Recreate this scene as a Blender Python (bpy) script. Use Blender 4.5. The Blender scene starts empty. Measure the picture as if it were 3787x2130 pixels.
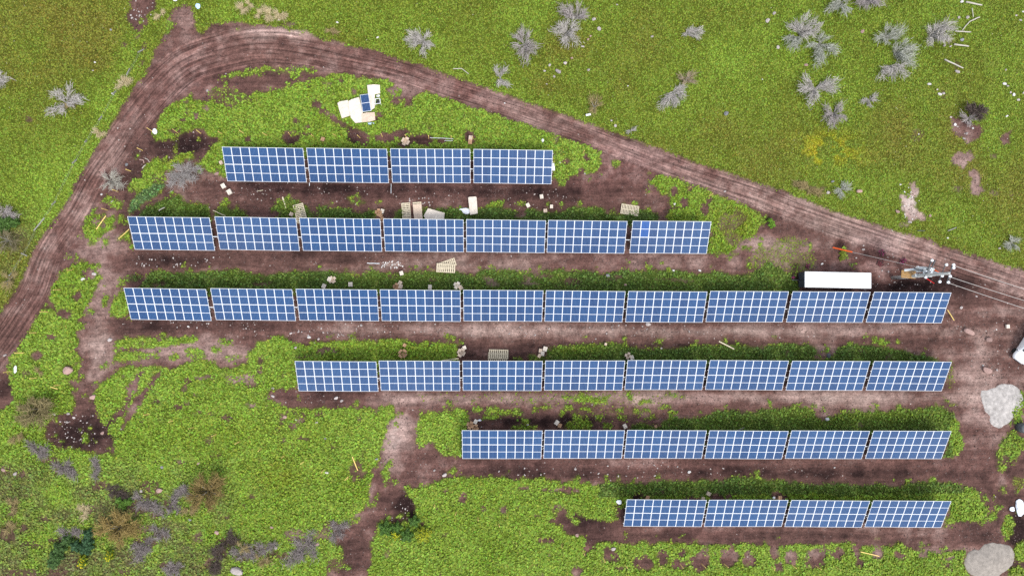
import bpy, bmesh, math, random
import numpy as np
from mathutils import Vector, Matrix, Euler

# ------------------------------------------------------------------ camera, sky, sun, exposure
C = bpy.data.collections.new('site'); bpy.context.scene.collection.children.link(C)
scn = bpy.context.scene
CAM_H = 80.8368
F_PX, CX, CY = 2526.0, 1893.5, 1065.0          # focal length and centre in photo pixels (3787 x 2130)
cam_d = bpy.data.cameras.new('camera'); cam = bpy.data.objects.new('camera', cam_d)
scn.collection.objects.link(cam); scn.camera = cam
cam_d.sensor_width = 36.0; cam_d.sensor_fit = 'HORIZONTAL'; cam_d.lens = 36.0*F_PX/3787.0
cam_d.clip_start = 0.5; cam_d.clip_end = 3000.0
_w = Vector((0.03386572, -0.029509075, 0.0))
CAM_R = Matrix.Rotation(_w.length, 3, _w.normalized())
cam.matrix_world = Matrix.Translation((0, 0, CAM_H)) @ CAM_R.to_4x4()

SUN_EL, SUN_AZ = math.radians(56), math.radians(150)     # azimuth clockwise from +Y (photo up)
world = bpy.data.worlds.new('World'); scn.world = world; world.use_nodes = True
wn, wl = world.node_tree.nodes, world.node_tree.links
wn.clear()
w_out = wn.new('ShaderNodeOutputWorld'); w_bg = wn.new('ShaderNodeBackground')
w_sky = wn.new('ShaderNodeTexSky'); w_sky.sky_type = 'NISHITA'; w_sky.sun_disc = False
w_sky.sun_elevation = SUN_EL; w_sky.sun_rotation = SUN_AZ
w_tc = wn.new('ShaderNodeTexCoord'); w_no = wn.new('ShaderNodeTexNoise')
w_no.inputs['Scale'].default_value = 7.0; w_no.inputs['Detail'].default_value = 7.0; w_no.inputs['Roughness'].default_value = 0.6
w_rp = wn.new('ShaderNodeValToRGB')
w_rp.color_ramp.elements[0].position = 0.42; w_rp.color_ramp.elements[0].color = (0.10, 0.10, 0.10, 1)
w_rp.color_ramp.elements[1].position = 0.60; w_rp.color_ramp.elements[1].color = (0.95, 0.95, 0.95, 1)
w_mx = wn.new('ShaderNodeMix'); w_mx.data_type = 'RGBA'
w_mx.inputs[7].default_value = (10.5, 10.8, 11.4, 1)        # bright cloud
wl.new(w_tc.outputs['Generated'], w_no.inputs['Vector']); wl.new(w_no.outputs['Fac'], w_rp.inputs['Fac'])
wl.new(w_rp.outputs['Color'], w_mx.inputs[0]); wl.new(w_sky.outputs['Color'], w_mx.inputs[6])
wl.new(w_mx.outputs[2], w_bg.inputs['Color']); w_bg.inputs['Strength'].default_value = 0.085
wl.new(w_bg.outputs['Background'], w_out.inputs['Surface'])

sun_d = bpy.data.lights.new('sun', 'SUN'); sun_d.energy = 1.5; sun_d.angle = math.radians(22); sun_d.color = (1.0, 0.96, 0.9)
sun = bpy.data.objects.new('sun', sun_d); scn.collection.objects.link(sun)
_sd = Vector((math.sin(SUN_AZ)*math.cos(SUN_EL), math.cos(SUN_AZ)*math.cos(SUN_EL), math.sin(SUN_EL)))
sun.rotation_euler = _sd.to_track_quat('Z', 'Y').to_euler(); sun.location = _sd*200
scn.view_settings.view_transform = 'Standard'; scn.view_settings.look = 'None'
scn.view_settings.gamma = 1.0; scn.view_settings.exposure = 1.0
scn.cycles.max_bounces = 5; scn.cycles.diffuse_bounces = 3; scn.cycles.glossy_bounces = 2
scn.cycles.use_denoising = False

# ------------------------------------------------------------------ survey coordinates
def at(px, py, z=0.0):
    """photo survey pixel (3787 x 2130) -> world point on the level z"""
    d = CAM_R @ Vector(((px-CX)/F_PX, -(py-CY)/F_PX, -1.0))
    k = (z-CAM_H)/d.z
    return Vector((d.x*k, d.y*k, z))
KD = 3787.0/2576.0
def D(x, y, z=0.0):                     # the 2576 wide plan sheet
    return at(x*KD, y*KD, z)
_F, _G, _F4, _G4 = 950/2573., 950/1454., 937/2538., 937/1434.
TILE = {'11': (0, 0, _F), '12': (950, 0, _F), '13': (1900, 0, _F), '14': (2850, 0, _F4),
        '21': (0, 535, _F), '22': (950, 535, _F), '23': (1900, 535, _F), '24': (2850, 535, _F4),
        '31': (0, 1070, _F), '32': (950, 1070, _F), '33': (1900, 1070, _F), '34': (2850, 1070, _F4),
        '41': (0, 1595, _F), '42': (950, 1595, _G), '43': (1900, 1595, _G), '44': (2850, 1595, _G4),
        'p': (3250, 920, .36881), 'm': (1220, 290, .2319)}
def S(k, x, y):
    o = TILE[k]; return (o[0]+x*o[2], o[1]+y*o[2])
def T(k, x, y, z=0.0):                  # a survey tile
    return at(*S(k, x, y), z)

# ------------------------------------------------------------------ noise
rng = np.random.default_rng(7)
def vnoise(x, y, scale, seed):
    r = np.random.default_rng(seed).random((256, 256)).astype(np.float32)
    u, v = np.asarray(x)/scale, np.asarray(y)/scale
    iu, iv = np.floor(u).astype(int), np.floor(v).astype(int)
    fu, fv = u-iu, v-iv
    fu = fu*fu*(3-2*fu); fv = fv*fv*(3-2*fv)
    a, b = r[iv & 255, iu & 255], r[iv & 255, (iu+1) & 255]
    c, d = r[(iv+1) & 255, iu & 255], r[(iv+1) & 255, (iu+1) & 255]
    return (a*(1-fu)+b*fu)*(1-fv)+(c*(1-fu)+d*fu)*fv
def fbm(x, y, scale, seed, octv=4, gain=0.55):
    s, a, t = 0, 1.0, 0
    for k in range(octv):
        s = s+a*(vnoise(x, y, scale/2**k, seed+k*17)-0.5); t += a; a *= gain
    return s/t*2.0                        # about -1..1
def sstep(a, b, x):
    t = np.clip((x-a)/(b-a), 0, 1); return t*t*(3-2*t)

# ------------------------------------------------------------------ ground plan on a fine grid
STEP = 0.2
GX0, GX1, GY0, GY1 = -72.0, 72.0, -48.0, 44.0
gx = np.arange(GX0, GX1+1e-6, STEP); gy = np.arange(GY0, GY1+1e-6, STEP)
NX, NY = len(gx), len(gy)
XX, YY = np.meshgrid(gx, gy)
WX = XX+0.42*fbm(XX, YY, 2.2, 3)+0.20*fbm(XX, YY, 0.7, 5, 2)
WY = YY+0.42*fbm(XX, YY, 2.2, 103)+0.20*fbm(XX, YY, 0.7, 105, 2)
def region(pts, warp=True):
    P = np.array([tuple(D(*p))[:2] for p in pts])
    X, Y = (WX, WY) if warp else (XX, YY)
    x0, y0 = P.min(0)-1.2; x1, y1 = P.max(0)+1.2
    i0, i1 = max(0, int((x0-GX0)/STEP)), min(NX, int((x1-GX0)/STEP)+2)
    j0, j1 = max(0, int((y0-GY0)/STEP)), min(NY, int((y1-GY0)/STEP)+2)
    if i1 <= i0 or j1 <= j0: return (slice(0, 0), slice(0, 0)), np.zeros((0, 0), bool)
    sl = (slice(j0, j1), slice(i0, i1))
    X, Y = X[sl], Y[sl]; ins = np.zeros(X.shape, bool)
    n = len(P)
    for k in range(n):
        (xa, ya), (xb, yb) = P[k], P[(k+1) % n]
        if ya == yb: continue
        cr = ((ya > Y) != (yb > Y)) & (X < (xb-xa)*(Y-ya)/(yb-ya)+xa)
        ins ^= cr
    return sl, ins
def blob(cx, cy, rx, ry):
    """soft falloff 1 at the middle, 0 at the rim, with an uneven outline"""
    c = D(cx, cy); k = (D(cx+1, cy)-c).length
    r = np.sqrt(((WX-c.x)/(rx*k))**2+((WY-c.y)/(ry*k))**2)
    return r
def paint(a, pts, v):
    sl, m = region(pts); a[sl][m] = v
def spot(a, cx, cy, rx, ry, v):
    a[blob(cx, cy, rx, ry) < 1] = v
def tint(a, cx, cy, rx, ry, dv):
    a += dv*np.exp(-np.minimum(blob(cx, cy, rx, ry)**2, 30)*0.9)

MEADOW, LUSH, STRIP, HEDGE = 0, 1, 2, 3
g = np.ones((NY, NX), np.float32); gt = np.zeros((NY, NX), np.int8)
site = [(0, 781), (48, 728), (83, 668), (130, 590), (156, 540), (191, 465), (225, 400), (247, 364), (284, 309), (314, 261), (339, 221), (372, 171), (392, 123),
        (407, 100), (422, 55), (439, 25), (460, 15), (485, 15), (490, 40), (490, 63), (502, 86), (527, 62), (590, 55), (646, 62), (696, 68), (734, 75), (766, 83),
        (822, 100), (872, 110), (935, 126), (985, 143), (1048, 158), (1110, 183), (1161, 203), (1223, 226), (1292, 246), (1330, 256),
        (1380, 276), (1430, 294), (1493, 316), (1568, 342), (1618, 363), (1664, 379), (1719, 397), (1769, 417), (1832, 437), (1938, 468),
        (1989, 489), (2039, 510), (2090, 530), (2165, 550), (2240, 575), (2316, 600), (2378, 620), (2441, 638), (2504, 660), (2576, 680), (2760, 735),
        (2760, 1700), (800, 1700), (800, 1380), (640, 1330), (120, 1200), (-40, 1020), (-60, 960), (-160, 1060), (-160, 1000), (-60, 862)]
paint(g, site, 0.0)
inside = np.zeros((NY, NX), bool); sl, m = region(site); inside[sl] = m

# road centre line with half width (plan sheet units)
ROAD = [(-160, 1060, 46), (-60, 940, 46), (10, 850, 44), (50, 790, 42), (89, 728, 40), (122, 640, 37), (187, 540, 33), (228, 465, 32), (250, 430, 34), (290, 375, 38), (340, 300, 42),
        (400, 228, 46), (470, 165, 52), (560, 133, 54), (650, 117, 50), (760, 126, 42), (870, 149, 36), (1000, 178, 31), (1130, 221, 30), (1292, 274, 29), (1450, 329, 29),
        (1600, 384, 30), (1750, 438, 30), (1900, 490, 31), (2050, 547, 32), (2200, 597, 33), (2350, 647, 33), (2500, 693, 33), (2680, 745, 33)]
def dense(pts, n=14):
    P = np.array(pts, float); out = []
    for i in range(len(P)-1):
        p0, p1, p2, p3 = P[max(i-1, 0)], P[i], P[i+1], P[min(i+2, len(P)-1)]
        for k in range(n):
            t = k/n
            out.append(0.5*((2*p1)+(-p0+p2)*t+(2*p0-5*p1+4*p2-p3)*t*t+(-p0+3*p1-3*p2+p3)*t**3))
    out.append(P[-1]); return np.array(out)
RW = dense(ROAD)
rp = np.array([tuple(D(a, b))[:2] for a, b, _ in RW]); kk = (D(1001, 700)-D(1000, 700)).length
rh = RW[:, 2]*kk
rs = np.concatenate([[0], np.cumsum(np.linalg.norm(np.diff(rp, axis=0), axis=1))])
road_u = np.full((NY, NX), 99.0, np.float32); road_s = np.zeros((NY, NX), np.float32); road_h = np.ones((NY, NX), np.float32)
for k in range(len(rp)-1):
    a, b = rp[k], rp[k+1]; d = b-a; L = np.linalg.norm(d)
    x0, x1 = min(a[0], b[0])-7, max(a[0], b[0])+7; y0, y1 = min(a[1], b[1])-7, max(a[1], b[1])+7
    i0, i1 = max(0, int((x0-GX0)/STEP)), min(NX, int((x1-GX0)/STEP)+2)
    j0, j1 = max(0, int((y0-GY0)/STEP)), min(NY, int((y1-GY0)/STEP)+2)
    if i1 <= i0 or j1 <= j0: continue
    s_ = (slice(j0, j1), slice(i0, i1))
    vx, vy = XX[s_]-a[0], YY[s_]-a[1]
    t = np.clip((vx*d[0]+vy*d[1])/L**2, 0, 1)
    ex, ey = vx-t*d[0], vy-t*d[1]
    dist = np.hypot(ex, ey); sg = np.sign(d[0]*vy-d[1]*vx)
    better = dist < np.abs(road_u[s_])
    road_u[s_][better] = (dist*np.where(sg == 0, 1, sg))[better]
    road_s[s_][better] = (rs[k]+t*L)[better]; road_h[s_][better] = (rh[k]*(1-t)+rh[k+1]*t)[better]
road_w = np.abs(road_u)/road_h+0.10*fbm(XX, YY, 1.5, 77)
road = road_w < 1.0
g[road] = 0

def grass(pts, kind=LUSH, v=1.0):
    sl, m = region(pts); m = m & ~road[sl]
    g[sl][m] = v; gt[sl][m] = kind
def gspot(cx, cy, rx, ry, kind=LUSH, v=1.0):
    m = (blob(cx, cy, rx, ry) < 1) & ~(road & (road_w < 0.9)); g[m] = v; gt[m] = kind
def bare(pts): paint(g, pts, 0.0)
# ---- island above the first row
grass([(412, 289), (432, 271), (459, 251), (477, 241), (485, 241), (486, 254), (515, 261), (552, 259), (577, 266), (615, 254), (646, 235), (676, 228), (716, 221), (746, 208), (777, 201),
       (807, 198), (817, 206), (832, 188), (872, 187), (897, 196), (912, 193), (947, 201), (980, 203), (990, 216), (967, 226), (975, 245), (1005, 258), (1033, 266), (1048, 243), (1078, 231), (1105, 234), (1128, 251), (1161, 256),
       (1186, 271), (1223, 281), (1292, 303), (1355, 324), (1405, 344), (1453, 357), (1503, 379), (1508, 397), (1510, 419), (1488, 434), (1453, 439), (1433, 447), (1412, 459), (1392, 445),
       (1390, 395), (560, 392), (557, 364), (547, 351), (527, 344), (510, 329), (490, 326), (459, 339), (422, 349), (389, 354), (377, 344), (392, 324), (397, 301)])
grass([(545, 208), (575, 192), (620, 180), (680, 168), (680, 178), (640, 188), (600, 196), (565, 205)], LUSH, 0.9)
gspot(742, 190, 12, 7, LUSH, .7); gspot(565, 235, 40, 10, LUSH, .25); gspot(600, 252, 60, 8, LUSH, .3); gspot(740, 180, 60, 9, LUSH, .25)
for a in [(734, 346, 24, 20), (774, 340, 14, 8), (905, 346, 28, 22), (967, 346, 24, 14), (1013, 345, 30, 24), (1065, 350, 26, 16), (1181, 348, 17, 20), (797, 264, 14, 13), (814, 282, 12, 9),
          (828, 290, 10, 8), (842, 298, 11, 8), (855, 307, 10, 8), (867, 315, 10, 8), (887, 327, 14, 9), (746, 301, 9, 7), (772, 316, 10, 7), (949, 296, 13, 12), (985, 228, 18, 8), (1020, 240, 14, 12), (1000, 252, 20, 10),
          (1418, 404, 12, 8), (1475, 396, 8, 10), (1460, 430, 10, 10), (620, 352, 10, 8), (495, 298, 12, 9), (462, 305, 9, 7), (515, 275, 8, 7), (440, 330, 16, 8), (1110, 350, 14, 8), (892, 228, 8, 10), (860, 205, 12, 6)]:
    spot(g, *a, 0)
gspot(1000, 236, 10, 9, LUSH, .8); gspot(1013, 352, 6, 8)
# ---- left of row one and two
grass([(329, 464), (336, 449), (359, 449), (364, 424), (372, 414), (392, 402), (414, 412), (447, 389), (477, 384), (490, 394), (477, 404), (462, 402), (459, 419), (414, 434), (397, 444), (392, 464), (359, 484), (344, 479)])
grass([(510, 397), (535, 369), (562, 364), (570, 400), (575, 444), (547, 442), (535, 437), (517, 427), (507, 412)])
grass([(323, 525), (331, 510), (364, 482), (392, 464), (414, 457), (412, 474), (392, 495), (364, 512), (347, 525), (334, 542), (326, 542)], HEDGE)
grass([(349, 544), (377, 520), (414, 502), (452, 492), (459, 507), (490, 517), (520, 515), (524, 525), (524, 556), (345, 556)], STRIP)
grass([(540, 530), (560, 517), (585, 525), (620, 537), (624, 556), (538, 556)], STRIP, .9)
gspot(272, 503, 12, 9, LUSH, .8); gspot(297, 513, 15, 10, LUSH, .8); gspot(302, 549, 9, 9, LUSH, .8); gspot(500, 425, 12, 14, LUSH, .35); gspot(400, 450, 25, 14, LUSH, .35); gspot(348, 392, 8, 6, LUSH, .6)
grass([(223, 560), (238, 535), (259, 540), (250, 560), (264, 572), (271, 545), (284, 537), (286, 572), (266, 582), (256, 597), (233, 602), (213, 597), (208, 580)], LUSH, .95)
spot(g, 247, 558, 9, 12, 0)
grass([(290, 582), (301, 597), (324, 577), (335, 612), (319, 607), (291, 602)], LUSH, .9); gspot(176, 645, 7, 6, LUSH, .4)
# ---- strips above row two
grass([(700, 558), (684, 520), (721, 505), (745, 508), (775, 518), (777, 545), (800, 527), (822, 517), (830, 530), (862, 525), (887, 525), (900, 535), (945, 528), (948, 560)], STRIP)
spot(g, 790, 541, 20, 9, 0); spot(g, 700, 540, 10, 8, 0)
gspot(1003, 540, 11, 14, STRIP, .8); gspot(951, 510, 6, 6, LUSH, .7); gspot(887, 507, 8, 5, LUSH, .6); gspot(903, 509, 7, 5, LUSH, .4); gspot(835, 510, 6, 5, LUSH, .4)
grass([(1062, 528), (1095, 520), (1150, 522), (1185, 530), (1198, 528), (1227, 528), (1292, 525), (1307, 537), (1342, 525), (1392, 537), (1412, 537), (1443, 522), (1493, 520), (1518, 527), (1525, 537),
       (1560, 537), (1610, 532), (1635, 530), (1655, 542), (1658, 562), (1050, 562)], STRIP)
spot(g, 1310, 542, 12, 7, 0); gspot(1308, 515, 10, 5, LUSH, .5); gspot(1600, 515, 10, 6, LUSH, .6); gspot(1540, 530, 10, 8, LUSH, .4)
# ---- wedge right of row two
grass([(1630, 459), (1644, 449), (1664, 442), (1694, 449), (1724, 454), (1751, 467), (1782, 477), (1814, 494), (1844, 505), (1877, 515), (1915, 537), (1925, 557), (1905, 572), (1907, 590), (1882, 595),
       (1864, 610), (1844, 625), (1827, 638), (1778, 638), (1786, 562), (1676, 562), (1684, 527), (1706, 520), (1681, 512), (1684, 497), (1661, 487)])
spot(g, 1690, 482, 12, 14, 0); spot(g, 1720, 511, 15, 13, 0); spot(g, 1773, 527, 13, 20, 0); spot(g, 1735, 477, 11, 8, 0); spot(g, 1784, 499, 10, 9, 0); spot(g, 1665, 545, 10, 18, 0)
for a in [(1832, 570, 26, 22), (1825, 555, 18, 20), (1860, 545, 20, 18), (1845, 600, 22, 18)]:
    m = blob(*a) < 1; g[m] = .45; gt[m] = MEADOW
gspot(1548, 413, 8, 8, LUSH, .7); spot(g, 1783, 590, 12, 10, .2)
# ---- strip above row three
grass([(358, 714), (371, 690), (402, 678), (452, 688), (527, 688), (615, 678), (646, 690), (771, 682), (847, 683), (887, 693), (899, 700), (922, 685), (947, 680), (980, 693), (1058, 685), (1073, 679), (1148, 685),
       (1186, 698), (1211, 680), (1292, 678), (1315, 690), (1342, 693), (1392, 683), (1468, 685), (1618, 683), (1694, 685), (1794, 685), (1844, 690), (1890, 688), (1938, 656), (1960, 668), (2000, 700), (2012, 742), (318, 742)], STRIP)
gspot(333, 697, 18, 10, STRIP, .7); gspot(308, 705, 14, 10, LUSH, .35)
for a in [(1375, 697, 22, 6), (1325, 707, 14, 9), (1438, 708, 22, 8), (1232, 704, 18, 8), (1545, 700, 30, 5), (1330, 716, 30, 5), (1700, 707, 60, 4), (660, 712, 30, 6), (400, 716, 20, 6), (990, 700, 10, 5), (1090, 705, 14, 5), (1240, 714, 20, 5)]:
    spot(g, *a, .25)
for a in [(1960, 640, 60, 22), (2010, 660, 40, 30), (1990, 612, 40, 14), (1920, 655, 40, 14)]:
    m = (blob(*a) < 1) & (g < .5); g[m] = .30; gt[m] = MEADOW
gspot(2125, 640, 8, 12, LUSH, .7); gspot(2038, 620, 5, 10, LUSH, .6); gspot(2145, 665, 8, 4, LUSH, .4)
# ---- left island
grass([(130, 728), (150, 698), (161, 678), (181, 675), (200, 660), (238, 663), (238, 680), (248, 690), (243, 728), (233, 748), (213, 778), (193, 806), (211, 816), (211, 828), (191, 836), (198, 851),
       (196, 868), (183, 881), (196, 894), (202, 916), (198, 946), (193, 964), (180, 972), (190, 1010), (163, 1040), (150, 1029), (120, 1060), (110, 1100), (100, 1140), (-20, 1120), (-20, 1027), (8, 1027), (33, 1007), (33, 989), (25, 959), (18, 916), (30, 876), (48, 838), (63, 821),
       (83, 786), (88, 776), (128, 778), (143, 790), (145, 775), (120, 743)])
for a in [(196, 742, 13, 13), (161, 790, 18, 12), (128, 846, 12, 11), (91, 891, 15, 12), (174, 933, 14, 10), (221, 690, 18, 14), (186, 975, 8, 22), (176, 960, 8, 6), (187, 880, 8, 7)]: spot(g, *a, 0)
gspot(177, 1018, 12, 22)
grass([(284, 788), (286, 753), (301, 735), (316, 730), (329, 793), (301, 796)]); grass([(259, 770), (262, 740), (274, 742), (272, 772)], LUSH, .8); gspot(230, 785, 9, 9, LUSH, .5); gspot(305, 715, 9, 6, LUSH, .5)
# ---- above row four, left
grass([(287, 874), (296, 858), (351, 851), (402, 853), (437, 846), (497, 851), (497, 861), (427, 866), (377, 874), (314, 879)])
grass([(281, 909), (301, 891), (351, 889), (392, 884), (397, 894), (351, 904), (289, 914)])
gspot(488, 884, 26, 9, LUSH, .65); gspot(438, 894, 13, 7, LUSH, .75); gspot(545, 882, 16, 8, LUSH, .5); gspot(568, 862, 14, 7, LUSH, .5); gspot(320, 848, 8, 5, LUSH, .4); gspot(263, 925, 8, 6, LUSH, .6); gspot(585, 900, 25, 7, LUSH, .4)
# ---- the big field lower left and the strip above row four
grass([(238, 1012), (248, 969), (274, 954), (296, 929), (324, 921), (356, 924), (389, 914), (412, 921), (427, 931), (464, 914), (515, 908), (535, 909), (540, 919), (590, 924), (623, 919), (615, 900),
       (646, 874), (646, 860), (661, 856), (721, 855), (734, 866), (771, 869), (787, 864), (864, 859), (922, 859), (972, 855), (1048, 861), (1098, 864), (1138, 867), (1153, 874), (1151, 916),
       (752, 925), (750, 971), (721, 976), (679, 976), (679, 989), (672, 1004), (690, 1012), (709, 1019), (731, 1027), (842, 1029), (885, 1022), (935, 1027), (985, 1024), (992, 1049), (972, 1062), (970, 1092), (957, 1129), (953, 1165), (935, 1192), (930, 1236),
       (913, 1285), (890, 1298), (859, 1312), (837, 1330), (833, 1345), (850, 1380), (862, 1400), (820, 1412), (800, 1700), (-160, 1700), (-160, 1100), (-20, 1090), (110, 1100), (160, 1130), (215, 1135), (285, 1146), (290, 1110), (262, 1080), (252, 1050)])
# lanes and bare scars in it
bare([(352, 945), (348, 985), (330, 1000), (315, 1030), (292, 1060), (268, 1088), (262, 1078), (285, 1045), (310, 1005), (322, 975), (345, 940), (360, 925), (368, 928)])
bare([(405, 925), (410, 935), (385, 965), (362, 1000), (345, 1030), (318, 1070), (300, 1090), (310, 1060), (330, 1010), (355, 985), (378, 950)])
for a in [(515, 950, 26, 6), (470, 955, 10, 14), (460, 975, 6, 12), (492, 990, 8, 6), (447, 1022, 11, 8), (497, 1036, 9, 8), (528, 1042, 9, 6), (566, 1053, 16, 9), (398, 1008, 12, 5), (466, 1012, 6, 6), (620, 955, 26, 12), (635, 970, 18, 8), (600, 960, 14, 8),
          (638, 1020, 18, 7), (580, 955, 14, 7), (655, 905, 10, 12), (650, 930, 8, 14), (820, 885, 30, 5), (790, 892, 26, 4), (760, 895, 22, 3), (715, 1052, 10, 12), (738, 1070, 12, 10), (755, 1045, 14, 12), (800, 1043, 24, 8), (946, 1035, 14, 8), (905, 1050, 8, 6), (710, 1108, 12, 6), (770, 1102, 18, 4), (702, 1080, 8, 6),
          (893, 1178, 16, 18), (902, 1195, 20, 10), (940, 1183, 8, 8), (635, 1250, 8, 6), (840, 1105, 5, 4), (345, 1140, 5, 3), (455, 1160, 12, 6), (760, 1060, 10, 8), (730, 1035, 14, 6)]:
    spot(g, *a, 0.1)
bare([(120, 1075), (132, 1040), (165, 1030), (200, 1030), (245, 1015), (240, 1035), (252, 1050), (290, 1100), (288, 1140), (255, 1148), (235, 1140), (225, 1115), (200, 1125), (150, 1130), (125, 1110)])
gspot(215, 1105, 7, 12); spot(g, 378, 1225, 26, 18, .15); spot(g, 370, 1250, 14, 6, .3)
bare([(1161, 1010), (1060, 1020), (1000, 1012), (992, 1049), (972, 1062), (970, 1092), (960, 1110), (1050, 1110), (1050, 1062), (1073, 1039), (1140, 1031)])
# ---- dark brush corner
for a in [(255, 1225, 26, 14), (290, 1240, 16, 9), (335, 1255, 18, 10), (350, 1280, 30, 16), (390, 1290, 30, 12), (100, 1135, 20, 8), (125, 1160, 24, 8), (160, 1180, 28, 12), (430, 1265, 16, 16), (360, 1330, 26, 12), (365, 1370, 30, 16), (400, 1345, 20, 12),
          (575, 1365, 30, 18), (560, 1390, 26, 14), (535, 1420, 22, 18), (610, 1400, 26, 10), (655, 1375, 20, 8), (600, 1430, 26, 9), (430, 1425, 28, 12), (500, 1355, 16, 12), (170, 1350, 30, 8), (140, 1355, 24, 10), (60, 1330, 16, 12), (80, 1370, 30, 10),
          (50, 1190, 14, 12), (10, 1180, 12, 10), (120, 1300, 20, 8), (310, 1440, 14, 10), (200, 1410, 22, 10), (60, 1440, 40, 14), (140, 1440, 30, 10), (740, 1350, 30, 22), (765, 1365, 25, 16), (700, 1395, 40, 12), (650, 1385, 25, 12), (810, 1345, 20, 12), (835, 1335, 25, 20), (850, 1420, 28, 16), (30, 1260, 10, 8), (32, 1285, 14, 18), (20, 1340, 20, 26), (225, 1285, 14, 16)]:
    spot(g, *a, .22)
# ---- path past the bare pit
bare([(970, 1092), (957, 1129), (953, 1165), (935, 1192), (930, 1236), (913, 1285), (890, 1298), (859, 1312), (838, 1318), (836, 1345), (850, 1366), (878, 1350), (868, 1400), (866, 1414), (895, 1427), (930, 1440), (935, 1414),
      (941, 1352), (953, 1312), (966, 1303), (984, 1320), (1010, 1325), (1033, 1303), (1050, 1272), (1024, 1240), (1060, 1222), (1113, 1206), (1170, 1200), (1170, 1140), (1100, 1120), (1050, 1100), (1000, 1090)])
grass([(961, 1187), (984, 1147), (979, 1200), (966, 1227)], LUSH, .9); gspot(1024, 1230, 11, 9, LUSH, .6); gspot(1045, 1238, 14, 8, LUSH, .6); gspot(895, 1308, 7, 9, LUSH, .6); gspot(992, 1213, 6, 7, LUSH, .7); gspot(905, 1285, 5, 6, LUSH, .4)
gspot(855, 1390, 8, 20, LUSH, .8); gspot(825, 1395, 18, 12, LUSH, .8); gspot(870, 1425, 14, 6, LUSH, .7)
# ---- middle patch left of row five
grass([(1048, 1062), (1073, 1039), (1123, 1037), (1148, 1031), (1181, 1034), (1180, 1060), (1172, 1085), (1170, 1145), (1157, 1147), (1108, 1138), (1090, 1112), (1055, 1120), (1046, 1090)], LUSH, .95)
for a in [(1205, 1030, 12, 7), (1240, 1033, 18, 9), (1235, 1050, 22, 8), (1270, 1036, 16, 8), (1302, 1035, 16, 10), (1320, 1058, 9, 7), (1343, 1028, 9, 6), (1375, 1029, 14, 5), (1433, 1029, 14, 6), (1415, 1045, 10, 7), (1450, 1053, 9, 14), (1440, 1072, 18, 9), (1475, 1030, 14, 7), (1508, 1046, 9, 6), (1480, 1072, 9, 7), (1530, 1074, 12, 6), (1600, 1031, 12, 6), (1625, 1029, 14, 5),
          (1555, 1035, 18, 4), (1640, 1048, 8, 4), (1565, 1050, 9, 5), (1310, 1075, 20, 5), (1340, 1072, 10, 5), (1670, 1023, 18, 4), (1620, 1008, 16, 5), (1583, 998, 10, 5), (1430, 1002, 16, 6)]:
    gspot(*a, LUSH, .75)
grass([(1455, 990), (1475, 992), (1500, 1000), (1535, 990), (1530, 1008), (1500, 1014), (1460, 1012)], LUSH, .85); grass([(1655, 992), (1700, 993), (1718, 1002), (1670, 1003)], STRIP, .6); gspot(1700, 1003, 10, 4, LUSH, .3)
for a in [(1500, 1000, 240, 22), (1100, 1000, 60, 10), (1250, 1000, 80, 12), (1550, 1040, 120, 14)]:
    m = (blob(*a) < 1) & (g < .05); g[m] = .07; gt[m] = MEADOW
grass([(1583, 1092), (1590, 1066), (1641, 1066), (1659, 1070), (1661, 1059), (1694, 1047), (1731, 1052), (1769, 1047), (1807, 1032), (1870, 1034), (1938, 1032), (1989, 1028), (2027, 1029), (2052, 1042), (2072, 1054), (2090, 1044), (2165, 1034), (2265, 1032),
       (2341, 1027), (2378, 1027), (2399, 1042), (2409, 1067), (2413, 1092), (2419, 1112), (2421, 1127), (2397, 1143), (2375, 1147), (2385, 1098), (1585, 1098)], STRIP)
m = (blob(2405, 1100, 22, 45) < 1); gt[m & (g > .5)] = LUSH
# ---- strip above row four, right
grass([(1372, 918), (1380, 876), (1430, 869), (1498, 865), (1556, 864), (1593, 874), (1631, 879), (1719, 876), (1739, 870), (1794, 869), (1938, 869), (2029, 865), (2060, 878), (2054, 890), (2040, 902), (2078, 904), (2100, 890), (2105, 876), (2152, 865), (2215, 871), (2265, 884),
       (2341, 898), (2366, 908), (2360, 922), (1372, 922)], STRIP)
gspot(1355, 899, 22, 8, STRIP, .8); gspot(1305, 903, 14, 5, STRIP, .8); gspot(2390, 940, 9, 40, MEADOW, .25)
# ---- row six and the lower field
grass([(1292, 1205), (1350, 1203), (1412, 1205), (1412, 1216), (1448, 1212), (1505, 1218), (1541, 1209), (1581, 1214), (1648, 1212), (1736, 1209), (1816, 1203), (1938, 1207), (1997, 1209), (2019, 1223), (2040, 1223), (2095, 1218),
       (2188, 1218), (2250, 1225), (2317, 1216), (2384, 1214), (2424, 1218), (2459, 1241), (2468, 1267), (2481, 1289), (2464, 1316), (2428, 1307), (2384, 1318), (2375, 1325), (2390, 1272), (1576, 1272), (1565, 1300), (1554, 1309),
       (1514, 1309), (1479, 1303), (1439, 1287), (1408, 1267), (1390, 1276), (1399, 1303), (1376, 1312), (1412, 1325), (1425, 1347), (1470, 1349), (1479, 1361), (1470, 1378), (1494, 1369), (1505, 1361), (1545, 1363), (1581, 1369), (1670, 1365), (1719, 1365),
       (1770, 1372), (1850, 1370), (1938, 1374), (1966, 1374), (2040, 1372), (2139, 1369), (2206, 1374), (2250, 1376), (2330, 1387), (2366, 1396), (2397, 1387), (2428, 1385), (2424, 1414), (2433, 1440), (2440, 1700), (930, 1700), (930, 1440), (935, 1414), (941, 1352), (953, 1312), (966, 1303), (984, 1320),
       (1010, 1325), (1033, 1303), (1050, 1272), (1024, 1240), (1060, 1225), (1113, 1206), (1170, 1200)])
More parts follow.
